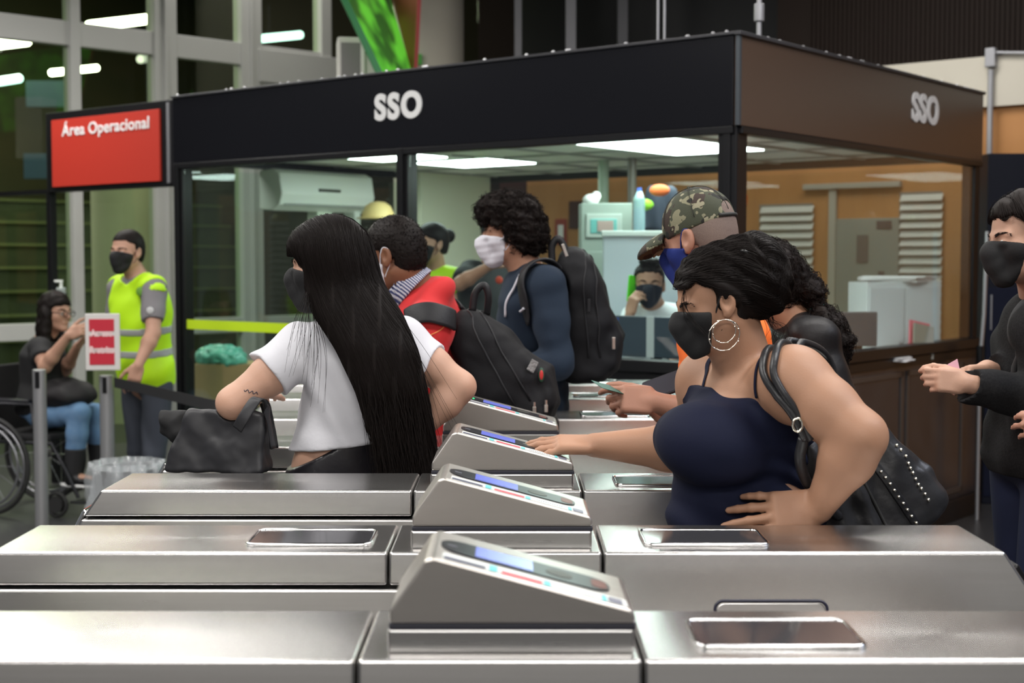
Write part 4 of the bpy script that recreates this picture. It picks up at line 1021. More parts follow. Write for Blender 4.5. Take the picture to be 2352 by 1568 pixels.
def fold(amp, freqs, seed=0):
    rs = np.random.RandomState(seed); D_ = [(nrm(rs.normal(size=3))*f, rs.uniform(0, 6), nrm(rs.normal(size=3))*f*.4) for f in freqs]
    def f(P):
        s = 0
        for d, ph, e in D_: s = s+np.sin(P@d+ph+1.2*np.sin(P@e+ph))
        return amp*s/len(D_)
    return f
def shirt(o, m, off=.010, sleeve=.45, hem=.0, neck=(.0, .03, .02), h=.006, foldamp=.004, seed=1, name='t_shirt', sl_off=.012, extra=(), neckr=.075, cut=(), flare=1.0, sides='LR', hemn=None):
    J = o.J; n = [Of(U(.03, *o.torso), off)]
    if sleeve < 1.2 or True:
        for c in sides:
            S, E, W = J['S'+c], J['E'+c], J['W'+c]; r0 = .052; 
            a = np.linalg.norm(E-S); q = nrm(E-S)
            arms = U(.02, *o.arms[c])
            if sleeve <= 1:
                arms = U(.02, *o.arms[c][:2]); sl = It(Of(arms, sl_off*flare), hs(S+(E-S)*sleeve, E-S), .003)
                sl = It(sl, sp(S, a*sleeve+.08))
            else:
                d = nrm(W-E); sl = It(Of(arms, sl_off), hs(E+(W-E)*(sleeve-1), d), .003) if np.dot(nrm(E-S), d) > -.2 else Sb(Of(arms, sl_off), sp(W+d*(1-(sleeve-1))*.0+d*.03, np.linalg.norm(W-E)*(2-sleeve)+.03))
            n.append(K(.02, sl))
    n += list(extra)
    g = U(.03, *n)
    g = Dp(g, fold(foldamp, (30, 45, 70), seed))
    g = It(g, hs(J['P']+o.up*hem, -o.up if hemn is None else hemn), .004)
    nb = J['N']+o.T[:, 1]*neck[0]+o.up*neck[1]
    g = Sb(g, ell(nb+o.up*.05+o.T[:, 1]*.02, (neckr, neckr, .09), o.T), .006)
    for c in cut: g = Sb(g, c, .004)
    return part(o, name, g, m, h)
def trousers(o, m, off=.012, top=.06, h=.009, name='trousers', bottom=.1, seed=3, famp=.005, extra=()):
    J = o.J; n = [Of(U(.03, o.torso[0]), off*.6)]
    for c in 'LR': n.append(K(.03, Of(U(.02, *o.legs[c]), off)))
    g = U(.03, *n, *extra); g = Dp(g, fold(famp, (28, 50), seed)); g = It(g, hs(J['P']+o.up*top, o.up), .003); g = It(g, hs((0, 0, bottom), (0, 0, -1)))
    return part(o, name, g, m, h)
def shoes(o, m, fwd=None, h=.007, sole=None):
    f = nrm(A([*(fwd if fwd is not None else o.fwd)[:2], 0]))
    for c in 'LR':
        a = o.J['A'+c]; b = A([a[0], a[1], a[2]-.085+.03]); R = frame((0, 0, 1), f)
        n = U(.03, ell(b+f*.01+A([0, 0, .012]), (.040, .06, .045), R), ell(b+f*.10, (.045, .09, .034), R), rc(a, b, .045))
        n = It(n, hs((0, 0, b[2]-.03), (0, 0, -1)), .004)
        s_ = sdf_obj('shoe', n, b-.22, b+A([.22, .22, .2]), h, m, o.ob)
        so = It(Of(ell(b+f*.055+A([0, 0, -.02]), (.045, .145, .03), R), .002), hs((0, 0, b[2]-.012), (0, 0, 1)), .002); so = It(so, hs((0, 0, b[2]-.03), (0, 0, -1)))
        sdf_obj('sole', so, b-.22, b+A([.22, .22, .1]), h*.8, sole or whitel, s_)
def face_mask(o, m, h=.004, top=.004, bottom=-.118, back=.012, bulge=.016, strap=True, strapm=None, surgical=False):
    s = o.hs; w = o.w; R = o.RH
    g = U(.02, Of(o.head, .004), K(.03, rc(w(0, .100, -.010), w(0, .094, -.075), (.012+bulge*.6)*s, .020*s)), K(.03, rc(w(0, .112, -.030), w(0, .108, -.055), .014*s+bulge*.5)), K(.02, rc(w(0, .085, -.10), w(0, .06, -.105), .018*s)))
    g = It(g, hs(w(0, .118, top), R@nrm(A([0, .55, 1]))), .004)
    g = It(g, hs(w(0, back, 0), R@nrm(A([0, -1, -.25]))), .004); g = It(g, hs(w(0, 0, bottom), R@nrm(A([0, -.15, -1]))), .004)
    # side edge narrows towards the ear
    g = It(g, hs(w(0, .03, -.012), R@nrm(A([0, -.30, 1]))), .006)
    if surgical: g = Dp(g, lambda P: .0007*np.sin(((P-A(o.J['H']))@R[:, 2])*260))
    c = w(0, .06, -.05); ob = sdf_obj('face_mask', g, c-.13, c+.13, h, m, o.ob)
    if strap:
        for q in (-1, 1):
            P1 = catmull([w(.066*q, .028, -.018), w(.079*q, .012, .012), w(.083*q, -.004, .030), w(.082*q, -.020, .020), w(.080*q, -.02, -.010), w(.070*q, .004, -.040), w(.062*q, .026, -.062)], 5)
            V, F = tube_arrays(P1, .0022*s, 6); me = bpy.data.meshes.new('ear_loop'); me.from_pydata(V, [], F); link('ear_loop', me, strapm or m, ob, True)
    return ob
def grad(node, P, e=.002):
    d = node.ev(P); g = np.stack([node.ev(P+np.eye(3)[i]*e)-d for i in range(3)], 1)/e
    return d, g/(np.linalg.norm(g, axis=1, keepdims=True)+1e-9)
def hair_flow(name, node, starts, flow, steps, dl, m, parent, r0=.0006, r1=.0003, off=(.001, .006), jit=.15, grow=None):
    P = A(starts).copy(); n = len(P); o_ = np.random.uniform(off[0], off[1], n); rj = np.random.normal(size=(n, 3))*jit
    out = []
    for k in range(steps):
        d, g = grad(node, P); P = P+g*np.clip(o_-d, -.02, .02)[:, None]; out.append(P.copy())
        f = flow(P, k/steps)+rj; f -= g*(f*g).sum(1, keepdims=True); f /= np.linalg.norm(f, axis=1, keepdims=True)+1e-9
        P = P+f*dl
    return strands(name, np.stack(out, 1), r0, r1, m, parent)
def surf_pts(V, n, cond=None):
    if cond is not None: V = V[cond(V)]
    return V[np.random.randint(0, len(V), n)]+np.random.normal(size=(n, 3))*.002
def hair_base(o, node, h, m, lo=None, hi=None, name='hair', pad=.25):
    c = A(o.J['H']); V, F = mesh_sdf(node, c-pad if lo is None else lo, c+pad if hi is None else hi, h)
    return V, np_obj(name, V, F, m, o.ob)
def scalp(o, off=.008, front=.06, low=-.02, nape=-.06, k=.01, fringe=.075, temple=.022):
    """skull cap grown by off, open at the face"""
    w = o.w; R = o.RH; s = o.hs
    g = U(.03, ell(w(0, -.014, .044), (A([.077, .098, .086])+off)*s, R), ell(w(0, -.045, -.01), (A([.066, .062, .075])+off*.7)*s, R))
    g = Sb(g, bx(w(0, .09+fringe*0, -.06), (.2, .09-front+.05+.0, .10), R, .02), k) if False else g
    # cut away the face: everything in front of a slanted plane and under the hair line
    g = Sb(g, It(hs(w(0, front, 0), -(R@nrm(A([0, 1, -.15])))), hs(w(0, 0, fringe), R@nrm(A([0, .35, 1])))), k)
    g = Sb(g, It(hs(w(0, .018, 0), -(R@A([0, 1., 0]))), hs(w(0, 0, temple), R@nrm(A([0, -.3, 1])))), k)
    g = Sb(g, It(hs(w(0, -.03, 0), -(R@nrm(A([0, 1., .35])))), hs(w(0, 0, low), R@A([0, 0, 1.]))), k)
    return It(g, hs(w(0, 0, nape), R@nrm(A([0, .1, -1]))), k)
# ------------------------------------------------------------------ woman in the navy top
sk1 = skinm('tan', (.37, .20, .125))
Jw = dict(P=at(1735, 1235, 3.22), N=at(1712, 846, 3.20), H=at(1648, 694, 3.17), SL=at(1822, 880, 3.04), SR=at(1632, 880, 3.35),
          EL=at(1975, 1002, 2.93), WL=at(1880, 1168, 3.00), ER=at(1610, 1030, 3.47), WR=at(1368, 1022, 3.50))
fw = A([-.91, -.40, 0]); RHw = frame((-.33, -.03, 1), (-1, -.10, -.34))
bust = [K(.10, ell(at(1640, 1018, 3.10), (.125, .120, .088), frame((.12, 0, 1), fw))), K(.08, ell(at(1600, 1012, 3.18), (.11, .085, .075), frame((.12, 0, 1), fw))), K(.08, ell(at(1672, 1170, 3.19), (.13, .13, .13))), K(.07, ell(at(1760, 960, 3.22), (.10, .12, .13)))]
ow = human('woman in a navy strap top, hoop earrings and black mask, touching a ticket reader', Jw, fw, RHw, sk1, True, .0038, 1.08, 1.20, 1.42, .90,
    hands={'L': dict(d=A([-1, -.05, -.06]), n=A([.05, -1, .35]), thumb=-1, curl=(.22, .22, .26, .32), spread=.13, topen=1.15, tc=-.1, s=1.14),
           'R': dict(d=A([-1, .02, .02]), n=A([0, -.3, 1]), thumb=1, curl=(.16, .16, .18, .2), spread=.10, topen=.5, s=1.08)},
    torso_extra=bust, neck=.060, eyes=False)
navy_top = mat('navy_jersey', (.006, .008, .024), .8, spec=.2, bump=(120, .1))
g = Of(U(.03, *ow.torso), .0065)
def wf_(P):
    q = P@A([.25, .1, 1.]); a = np.clip((P[:, 0]-.47)*6, 0, 1)*np.clip((1.22-P[:, 2])*8, 0, 1)
    return .007*a*np.sin(q*120+1.5*np.sin(P[:, 0]*30))+.006*np.sin(q*60+P[:, 0]*25)*np.clip((1.12-P[:, 2])*12, 0, 1)
g = Dp(g, wf_)
ctr = A(at(1668, 918, 3.0)); 
g = It(g, hs(A(at(1745, 884, 3.1)), nrm(A([-.12, .0, 1]))), .004)
g = Sb(g, ell(A(at(1664, 866, 3.04)), (.17, .11, .060), frame((0, 0, 1), fw)), .006)      # scooped neckline
g = It(g, hs((0, 0, .93), (0, 0, -1)))
tank = part(ow, 'strap_top', g, navy_top, .004, lo=A(ow.J['P'])-A([.4, .35, .1]), hi=A(ow.J['N'])+A([.3, .3, .1]))
def onto(node, pts, off=.004):
    P = A([list(p) for p in pts])
    for _ in range(4):
        d, gr = grad(node, P); P = P+gr*np.clip(off-d, -.03, .03)[:, None]
    return [Vector(p) for p in P]
def strap_mesh(name, P, wdt, th, node, m, parent, seg=None):
    """flat band lying on a body"""
    P = [Vector(p) for p in P]; V = []; F = []
    d, gr = grad(node, A([list(p) for p in P]))
    for i, p in enumerate(P):
        t = (P[min(i+1, len(P)-1)]-P[max(i-1, 0)]).normalized(); n = Vector(gr[i]); n = (n-t*n.dot(t)).normalized(); s_ = t.cross(n)
        ww = wdt[i] if hasattr(wdt, '__len__') else wdt
        for a, b in ((-1, -.6), (-1, .6), (-.8, 1), (.8, 1), (1, .6), (1, -.6)): V.append(p+s_*a*ww/2+n*b*th/2)
    for i in range(len(P)-1):
        for k in range(6): F.append((i*6+k, i*6+(k+1) % 6, (i+1)*6+(k+1) % 6, (i+1)*6+k))
    F.append(tuple(range(6))[::-1]); F.append(tuple((len(P)-1)*6+k for k in range(6)))
    me = bpy.data.meshes.new(name); me.from_pydata([tuple(v) for v in V], [], F); return link(name, me, m, parent, True)
body = ow.node
strap_mesh('shoulder_strap', onto(body, catmull([at(1597, 905, 3.2), at(1606, 872, 3.22), at(1625, 835, 3.27), at(1660, 830, 3.32)], 6), .003), .010, .003, body, navy_top, tank)
strap_mesh('shoulder_strap', onto(body, catmull([at(1742, 912, 3.03), at(1752, 868, 3.03), at(1762, 830, 3.06), at(1800, 815, 3.12)], 6), .003), .010, .003, body, navy_top, tank)
trousers(ow, mat('jeans_dark', (.02, .025, .05), .8), top=.02, h=.012); shoes(ow, blackm)
face_mask(ow, maskb, .0035, top=.010, bottom=-.103, bulge=.003, back=.034)
# lashes of the lowered lids
for q in (-1, 1):
    hp = []
    for k in range(16):
        u = k/15; x = (.020+.024*u)*q; y = .0905-.010*u*u; p0 = ow.w(x, y, -.007); d_ = RHw@A([.003*q*u, .007, -.005]); hp.append([p0, p0+d_*.6, p0+d_])
    strands('eyelashes', hp, .0007, .0003, hairm, ow.ob)
# hair gathered in a loose bun
w = ow.w
sc_ = scalp(ow, .012, front=.036, low=-.02, nape=-.055, fringe=.084, temple=.040)
bun = [K(.04, ell(w(0, -.125, .045), A([.085, .062, .082]), RHw)), K(.03, ell(w(0, -.125, -.010), A([.075, .050, .055]), RHw)), K(.03, ell(w(0, -.090, .085), (.062, .055, .045), RHw))]
hn = Dp(U(.03, sc_, *bun), lambda P: .002*np.sin(P@A([90, 40, 160.]))+.003*vnoise(P, 40, 2))
Vh, hb = hair_base(ow, hn, .004, hairm)
bc = w(0, -.145, .02)
def fl(P, t):
    q = (P-A(ow.J['H']))@RHw; back = np.stack([-.2*q[:, 0]/.08, -np.ones(len(P)), -.35-.6*(q[:, 2] < .0)*0-.5*(q[:, 1] < -.06)], 1)
    sw = np.stack([np.zeros(len(P)), -q[:, 2], q[:, 1]+.125], 1)*8
    a = np.clip((-.08-q[:, 1])*25, 0, 1)[:, None]
    return (back*(1-a)+(-sw+np.stack([.5*np.sin(q[:, 2]*40), q[:, 0]*0, q[:, 0]*0], 1))*a)@RHw.T
hq = lambda V: ((V-A(ow.J['H']))@RHw)
hair_flow('hair_strands', hn, surf_pts(Vh, 3600, lambda V: (hq(V)[:, 2] > .055)|(hq(V)[:, 1] < -.035)), fl, 13, .011, hairm, hb, .0006, .0003, off=(-.001, .0025), jit=.10)
# stray wisps at the face and nape
for part_ in (0, 1):
  hp = []
  for k in range((7, 18)[part_]):
    side = part_ == 0
    if side: p = w(-.05+random.uniform(-.01, .01), .078, .065); e = [A([0, .012, -.03]), A([-.012, .01, -.07]), A([-.02, -.006, -.11])]
    else: p = w(random.uniform(-.05, .05), -.115, -.06); e = [A([0, .004, -.02]), A([0, random.uniform(-.02, .02), -.045]), A([random.uniform(-.01, .01), random.uniform(-.03, .02), -.07])]
    hp.append(resample(catmull([p]+[p+RHw@(x+np.random.normal(size=3)*.004) for x in e], 5), 14))
  strands(('face_wisps', 'nape_wisps')[part_], hp, .0007, .0003, hairm, hb)
# claw clip
cl = MB()
for k in range(7):
    a = -.5+k*.22; p0 = w(-.055, -.085-.035*math.sin(a), .080+.05*math.cos(a)*.6-k*.006); p1 = w(-.072, -.11-.03*math.sin(a), .060+.03*math.cos(a)-k*.008); cl.tube(catmull([p0, (p0+p1)/2+RHw@A([-.012, -.002, .008]), p1], 4), .004, 6)
cl.tube(catmull([w(-.048, -.060, .112), w(-.062, -.085, .108), w(-.07, -.112, .090), w(-.07, -.128, .064)], 5), .0065, 8)
q = cl.build('claw_clip', mat('clip_black', (.02, .02, .02), .18), smooth=True); q.parent = hb; q.matrix_parent_inverse = PM(hb).inverted()
# hoop earrings, a pair of rings on each ear
hoop = mat('hoop_silver', (.85, .78, .68), .12, 1)
ep = Vector(w(-.081, .016, -.036)); u = Vector((-.93, -.1, .0)).normalized()
er = MB(); 
for R_, dz in ((.034, -.034), (.0255, -.0255)):
    pts = [ep+Vector((0, -.006, dz))+u*R_*math.cos(a)+Vector((.10, 0, 1)).normalized()*R_*math.sin(a) for a in np.linspace(0, 2*math.pi, 40, endpoint=False)]
    er.tube(pts, .0013, 6, closed=True)
    for a in np.linspace(.3, 6, 8): er.sphere(ep+Vector((0, -.006, dz))+u*R_*math.cos(a)+Vector((0, 0, 1))*R_*math.sin(a), .0022, 6)
e = er.build('hoop_earring', hoop, smooth=True); e.parent = ow.ob; e.matrix_parent_inverse = PM(ow.ob).inverted()
# ------------------------------------------------------------------ her black studded shoulder bag
leather = mat('leather_black', (.014, .014, .016), .38, bump=(70, .25), noise=(6, (.028, .028, .030), .6), spec=.45)
bg = empty('shoulder_bag', (at(1985, 1110, 3.24).x, 3.24, 0), label='black studded leather shoulder bag hanging behind the woman in the navy top', cat='bag')
ax = nrm(A([.52, .12, -.95])); Rb = frame(-ax, A([.15, -1, .1]))     # bag frame: z up along the bag, y outwards to the camera
o1 = A(at(2008, 1160, 3.22))
n = loft(o1, Rb, [(-.10, 0, 0, .150, .060), (-.05, 0, 0, .160, .072), (.08, .0, 0, .135, .060), (.17, -.0, 0, .095, .036), (.24, 0, 0, .05, .018)], 3.2, .03)
n = Dp(n, lambda P: .004*np.sin((P-o1)@Rb[:, 0]*55+3*np.sin((P-o1)@Rb[:, 2]*12))*np.clip(((P-o1)@Rb[:, 2]+.05)*8, 0, 1)+.002*vnoise(P, 60))
n = Sb(n, U(.01, *ow.arms['L']), .002)
bb_ = sdf_obj('bag_body', n, o1-.32, o1+.32, .005, leather, bg)
def bagp(x, y, z): return Vector(o1+Rb@A([x, y, z]))
for sgn, nm in ((-.035, 0), (.045, 1)):
    P_ = onto(n, [bagp(sgn*(.6+k*.05), .07, .16-k*.018) for k in range(15)], .003)
    bd = strap_mesh('studded_band', P_, .020, .004, n, mat('leather_band', (.012, .012, .014), .35), bg)
    st_ = MB()
    for k, p in enumerate(P_[1:-1]): st_.sphere(p+Vector(Rb[:, 1])*.003, .0048, 8, (1, 1, .8))
    st_ = st_.build('studs', mat('stud', (.8, .76, .66), .15, 1), smooth=True); st_.parent = bd; st_.matrix_parent_inverse = PM(bd).inverted()
P_ = onto(n, [at(2046+k*7.6, 1032+k*11.6, 3.19) for k in range(11)], .001)
st_ = MB()
for p in P_: st_.sphere(p, .0045, 8)
st_ = st_.build('edge_studs', mat('stud', (.8, .76, .66)), smooth=True); st_.parent = bg; st_.matrix_parent_inverse = PM(bg).inverted()
zp = onto(n, [bagp(.012+.001*k, .07, .12-k*.016) for k in range(14)], .002)
V_, F_ = tube_arrays(zp, .004, 6); me = bpy.data.meshes.new('zipper'); me.from_pydata(V_, [], F_); zz = link('zipper', me, mat('zip_dark', (.03, .03, .03), .4), bg, True)
pq = MB().tube([zp[-1]+Vector((-.004, -.008, 0)), zp[-1]+Vector((.008, -.010, -.03))], .005, 8).build('zip_pull', mat('stud', (.8, .76, .66)), smooth=True); pq.parent = zz; pq.matrix_parent_inverse = PM(zz).inverted()
# two straps over the shoulder
ring = Vector(at(1831, 975, 2.945))
for k, (a, b_, c_) in enumerate(((at(1740, 855, 2.98), at(1752, 805, 3.03), at(1795, 777, 3.16)), (at(1772, 860, 2.96), at(1782, 810, 3.00), at(1825, 783, 3.12)))):
    end = at(1930, 900, 3.30)
    P_ = catmull([at(1850+12*k, 1010, 2.96), at(1815+14*k, 945, 2.955), a, b_, c_, at(1880+15*k, 812, 3.26), end, at(1965+10*k, 1010, 3.30)], 8)
    Pn = onto(U(.02, *ow.torso, *[x for x in ow.arms['L'][:1]]), P_, .007); Q = [q if i < 34 else p for i, (p, q) in enumerate(zip(P_, Pn))]
    Q = [p if i < 12 else q for i, (p, q) in enumerate(zip(P_, Q))]
    V_, F_ = tube_arrays([v for v in P_[:10]]+[v for v in Q[10:]], .0088, 8); me = bpy.data.meshes.new('strap'); me.from_pydata(V_, [], F_); link('strap', me, leather, bg, True)
V_, F_ = tube_arrays(catmull([at(1846, 1005, 2.965), at(1838, 1060, 2.985), at(1862, 1120, 3.03), at(1930, 1190, 3.10)], 8), [.012]*24+[.012], 8); me = bpy.data.meshes.new('side_band'); me.from_pydata(V_, [], F_); link('side_band', me, leather, bg, True)
# front leaf of the bag seen between her back and forearm
n2 = loft(A(at(1895, 1120, 3.13)), frame((-.35, .0, 1), (.15, -1, .1)), [(-.13, 0, 0, .11, .035), (-.02, 0, 0, .085, .04), (.08, -.0, 0, .05, .028), (.13, -.01, 0, .02, .012)], 2.6, .02)
n2 = Dp(n2, lambda P: .006*np.sin(P[:, 0]*90+P[:, 2]*40)+.003*vnoise(P, 50)); n2 = Sb(n2, U(.02, *ow.torso, *ow.arms['L']), .002)
sdf_obj('bag_side', n2, A(at(1895, 1120, 3.13))-.25, A(at(1895, 1120, 3.13))+.25, .005, leather, bg)
MBr = MB().tube([ring+Vector((.010*math.cos(a), -.004, .014*math.sin(a))) for a in np.linspace(0, 6.28, 20, endpoint=False)], .0028, 8, closed=True).build('ring', mat('stud', (.8, .76, .66)), smooth=True)
MBr.parent = bg; MBr.matrix_parent_inverse = PM(bg).inverted()
# ------------------------------------------------------------------ girl with very long hair, seen from behind
sk2 = skinm('fair', (.50, .295, .21))
fg = A([-.40, .91, 0]); RHg = frame((-.10, .05, 1), (-.95, .30, -.12))
Jg = dict(P=at(790, 1150, 4.0), N=at(822, 742, 3.98), H=at(752, 612, 3.93), SL=at(702, 800, 3.94), SR=at(925, 792, 3.98), EL=at(535, 925, 3.86), WL=at(572, 902, 4.08), ER=at(1056, 888, 3.95), WR=at(945, 1005, 3.93))
og = human('girl with waist-long straight black hair in a white cropped t-shirt, seen from behind', Jg, fg, RHg, sk2, True, .005, .95, .9, 1.12, .98,
           hands={'L': dict(d=A([.1, 1, .1]), n=A([0, 0, 1]), s=.95), 'R': dict(d=A([-.9, .2, -.3]), n=A([0, -1, .2]), s=.95, thumb=1)}, eyes=False)
white_t = mat('white_cotton', (.58, .58, .62), .85, bump=(90, .15))
shirt(og, white_t, .012, .50, hem=.165, neck=(0, .0, .02), h=.0045, foldamp=.011, seed=5, sl_off=.016, hemn=A([.1, 0, -1]))
g = Of(U(.03, *og.torso), .008); g = It(g, hs(at(760, 1034, 3.9), nrm(A([-.50, -.1, 1]))), .003); g = It(g, hs((0, 0, .90), (0, 0, -1)))
part(og, 'waistband', g, mat('waistband', (.012, .011, .014), .3, bump=(90, .1)), .006)
trousers(og, mat('black_leggings', (.012, .012, .014), .6), off=.010, top=.085, h=.011); shoes(og, blackm)
face_mask(og, maskb, .005, bulge=.008, back=.02)
# small line tattoo on her upper arm
tp = [at(560+i*4, 888+i*2.6+4*math.sin(i*1.9), 3.80) for i in range(12)]
V_, F_ = tube_arrays(onto(og.node, catmull(tp, 3), .0004), .0011, 5); me = bpy.data.meshes.new('tattoo'); me.from_pydata(V_, [], F_); link('tattoo', me, mat('ink', (.04, .04, .06), .6), og.ob, True)
# hair
sg_ = scalp(og, .016, front=.060, low=-.09, nape=-.10, fringe=.07)
w = og.w; Yh = 3.84
rows = []
for py, x0, x1, ry in ((1110, 872, 1000, .018), (1000, 850, 992, .028), (900, 818, 975, .036), (800, 770, 950, .042), (720, 715, 915, .055), (650, 690, 872, .075), (590, 682, 855, .09), (540, 700, 830, .08)):
    Yr = Yh+{1110: .05, 1000: .035, 900: .0, 800: .0, 720: .03, 650: .07, 590: .085, 540: .09}[py]
    a = at(x0, py, Yr-ry); c = at(x1, py, Yr-ry); rows.append((a.z, (a.x+c.x)/2, Yr, (c.x-a.x)/2, ry))
cur = loft((0, 0, 0), np.eye(3), rows, 2.3, .012)
hn = U(.03, sg_, K(.03, cur), K(.03, ell(w(.0, .045, .062), (.074, .055, .055), RHg)))
hn = Sb(hn, It(hs(w(0, .060, 0), -(RHg@A([0, 1., 0]))), hs(w(0, 0, .062), RHg@A([0, .2, 1.]))), .006)
hn_s = hn
hn = Dp(hn, lambda P: (.0030*np.sin(P[:, 0]*95+6*np.sin(P[:, 2]*3))+.001*np.sin(P[:, 0]*260+4*P[:, 2]*6))*np.clip((1.66-P[:, 2])*6, .1, 1))
Vh, hb = hair_base(og, hn, .005, hairm, lo=A([-.62, 3.70, .92]), hi=A([-.15, 4.12, 1.75]))
zz_ = np.array([r[0] for r in rows]); cx_ = np.array([r[1] for r in rows])
def fl(P, t):
    q = (P-A(og.J['H']))@RHg
    cx = np.interp(P[:, 2]-.05, zz_, cx_)-np.interp(P[:, 2], zz_, cx_)
    f = np.stack([cx/.05+0*q[:, 0], np.zeros(len(P)), -np.ones(len(P))], 1)
    top = np.clip((q[:, 2]-.06)*18, 0, 1)[:, None]
    side = np.stack([np.sign(q[:, 0])*1.2, -.9*np.ones(len(P)), -.4+0*q[:, 0]], 1)@RHg.T
    return f*(1-top)+side*top
st = surf_pts(Vh, 5200, lambda V: (V[:, 2] > 1.10)&(V[:, 1] < np.interp(V[:, 2], zz_, [r[2] for r in rows])+.01)&((V[:, 2] > 1.47)|(np.abs(V[:, 0]-np.interp(V[:, 2], zz_, cx_)) < .86*np.interp(V[:, 2], zz_, [r[3] for r in rows]))))
hair_flow('hair_strands', hn_s, st, fl, 24, .022, hairm, hb, .0006, .0003, off=(-.001, .003), jit=.03)
st = surf_pts(Vh, 500, lambda V: (V[:, 2] < 1.3)&(V[:, 2] > 1.0)&(np.abs(V[:, 0]-np.interp(V[:, 2], zz_, cx_)) < .8*np.interp(V[:, 2], zz_, [r[3] for r in rows])))
P = A(st); out = []
for k in range(14): out.append(P.copy()); P = P+np.stack([np.random.normal(.004, .003, len(P)), np.random.normal(-.001, .002, len(P)), -.024+0*P[:, 0]], 1)
strands('hair_ends', np.stack(out, 1), .0007, .0003, hairm, hb)
hp = []
for (px, py), (qx, qy), n in (((705, 670), (668, 840), 7), ((708, 690), (700, 870), 9), ((725, 720), (730, 930), 8), ((905, 720), (1010, 1060), 14), ((890, 700), (1050, 960), 4)):
    for k in range(n):
        a = at(px+random.uniform(-6, 6), py, 3.86); c = at(qx+random.uniform(-18, 18), qy+random.uniform(-60, 30), 3.80); m_ = (a+c)/2+Vector((random.uniform(-.01, .02), -.015, .02))
        hp.append(resample(onto(U(.02, *og.torso, *og.arms['L'], og.head), catmull([a, m_, c], 8), .0) if False else catmull([a, m_, c], 8), 16))
strands('hair_locks', hp, .0008, .0003, hairm, hb)
# her black nylon tote on the forearm
nyl = mat('nylon_black', (.022, .022, .025), .45, bump=(18, .3), spec=.4)
tb = empty('tote_bag', tuple(at(505, 1090, 3.86)), label='black nylon tote bag hanging from the bent arm of the long-haired girl', cat='bag')
bX = nrm([.98, -.196, 0]); bN = nrm([-.196, -.98, 0]); bZ = A([0, 0, 1.]); cb = A(at(600, 1092, 3.80)); W_ = .288
pl = [hs(cb, -bZ), hs(cb+bZ*.168, nrm(bZ+bX*.03)), hs(cb, bX), hs(cb-bX*W_, nrm(-bX+bZ*.36)), hs(cb, nrm(bN+bZ*.20)), hs(cb-bN*.10, nrm(-bN+bZ*.22))]
n = pl[0]
for p_ in pl[1:]: n = It(n, p_, .014)
n = Dp(n, lambda P: (.0030*np.sin((P-cb)@A([38, 0, 14])+2*np.sin(P[:, 2]*26))+.0022*np.sin((P-cb)@A([12, 0, 62])+2.5*np.sin(P[:, 0]*22))+.001*vnoise(P, 90, 3)))
n = Sb(n, Of(U(.02, *og.arms['L']), .002), .002); c0 = cb-bX*.13
sdf_obj('bag_body', n, c0-A([.25, .2, .03]), c0+A([.25, .25, .22]), .0045, nyl, tb)
for dy in (-.03, .035):
    P_ = catmull([at(545, 985, 3.82+dy), at(560, 958, 3.81+dy), at(588, 918, 3.83+dy), at(607, 925, 3.85+dy), at(618, 970, 3.87+dy), at(628, 1030, 3.87+dy)], 7)
    strap_mesh('handle', P_, .030, .006, n, nyl, tb)
c1 = A(at(430, 985, 4.02)); n = Dp(ell(c1, (.085, .04, .05), frame((.5, 0, 1), (0, -1, 0))), lambda P: .01*vnoise(P, 60, 1))
q = sdf_obj('folded_cloth', n, c1-.15, c1+.15, .007, mat('cloth_black', (.012, .012, .013), .8), tb)
# ------------------------------------------------------------------ man in the red polo
sk3 = skinm('brown', (.20, .085, .045))
fr = A([-.92, .38, 0]); RHr = frame((-.30, .1, 1), (-.92, .30, -.36))
Jr = dict(P=at(1012, 1055, 4.85), N=at(975, 690, 4.82), H=at(905, 590, 4.78), SL=at(985, 748, 4.64), SR=at(1000, 725, 5.0), EL=at(945, 905, 4.62), WL=at(800, 925, 4.72), ER=at(940, 890, 5.05), WR=at(820, 900, 4.95))
orr = human('man in a red polo with a striped collar and white mask, black backpack on', Jr, fr, RHr, sk3, False, .006, .98, 1.0, 1.15, 1.0, hands={'L': dict(n=A([0, -.5, 1])), 'R': dict(n=A([0, .3, 1]), thumb=1)}, eyes=False, neck=.062)
redc = mat('red_cotton', (.55, .022, .024), .8, bump=(120, .1), sheen=.05)
shirt(orr, redc, .016, .62, hem=-.02, neck=(0, .06, .02), h=.006, foldamp=.008, seed=2, sl_off=.020, name='polo_shirt', neckr=.05, extra=[K(.04, ell(at(982, 688, 4.80), (.110, .108, .066), frame((-.6, .05, .8), (.8, 0, .6))))])
cn = U(.02, *orr.neck); u_ = nrm(orr.J['N']-orr.J['H'])
cc_ = A(at(936, 655, 4.79)); Rc_ = frame((-.745, .05, .667), (.667, 0, .745)); co = Sb(loft(cc_, Rc_, [(-.030, 0, 0, .082, .092), (0, 0, 0, .078, .088), (.032, 0, 0, .072, .082)], 2, .004), loft(cc_, Rc_, [(-.05, 0, 0, .076, .086), (0, 0, 0, .072, .082), (.05, 0, 0, .066, .076)], 2, .004)) 
cst = stripes('collar_stripes', (.50, .50, .56), (.035, .045, .13), 46, 'DIAGONAL', .8, .5)
part(orr, 'collar', co, cst, .005, lo=orr.J['N']-.2, hi=orr.J['N']+.2)
yl = mat('piping_orange', (.80, .25, .08), .6)
V_, F_ = tube_arrays(onto(Of(U(.03, *orr.torso, *orr.arms['L'][:1]), .016), catmull([at(1032, 722, 4.6), at(1010, 745, 4.6), at(985, 762, 4.6)], 6), .002), .0022, 5); me = bpy.data.meshes.new('piping'); me.from_pydata(V_, [], F_); link('piping', me, yl, orr.ob, True)
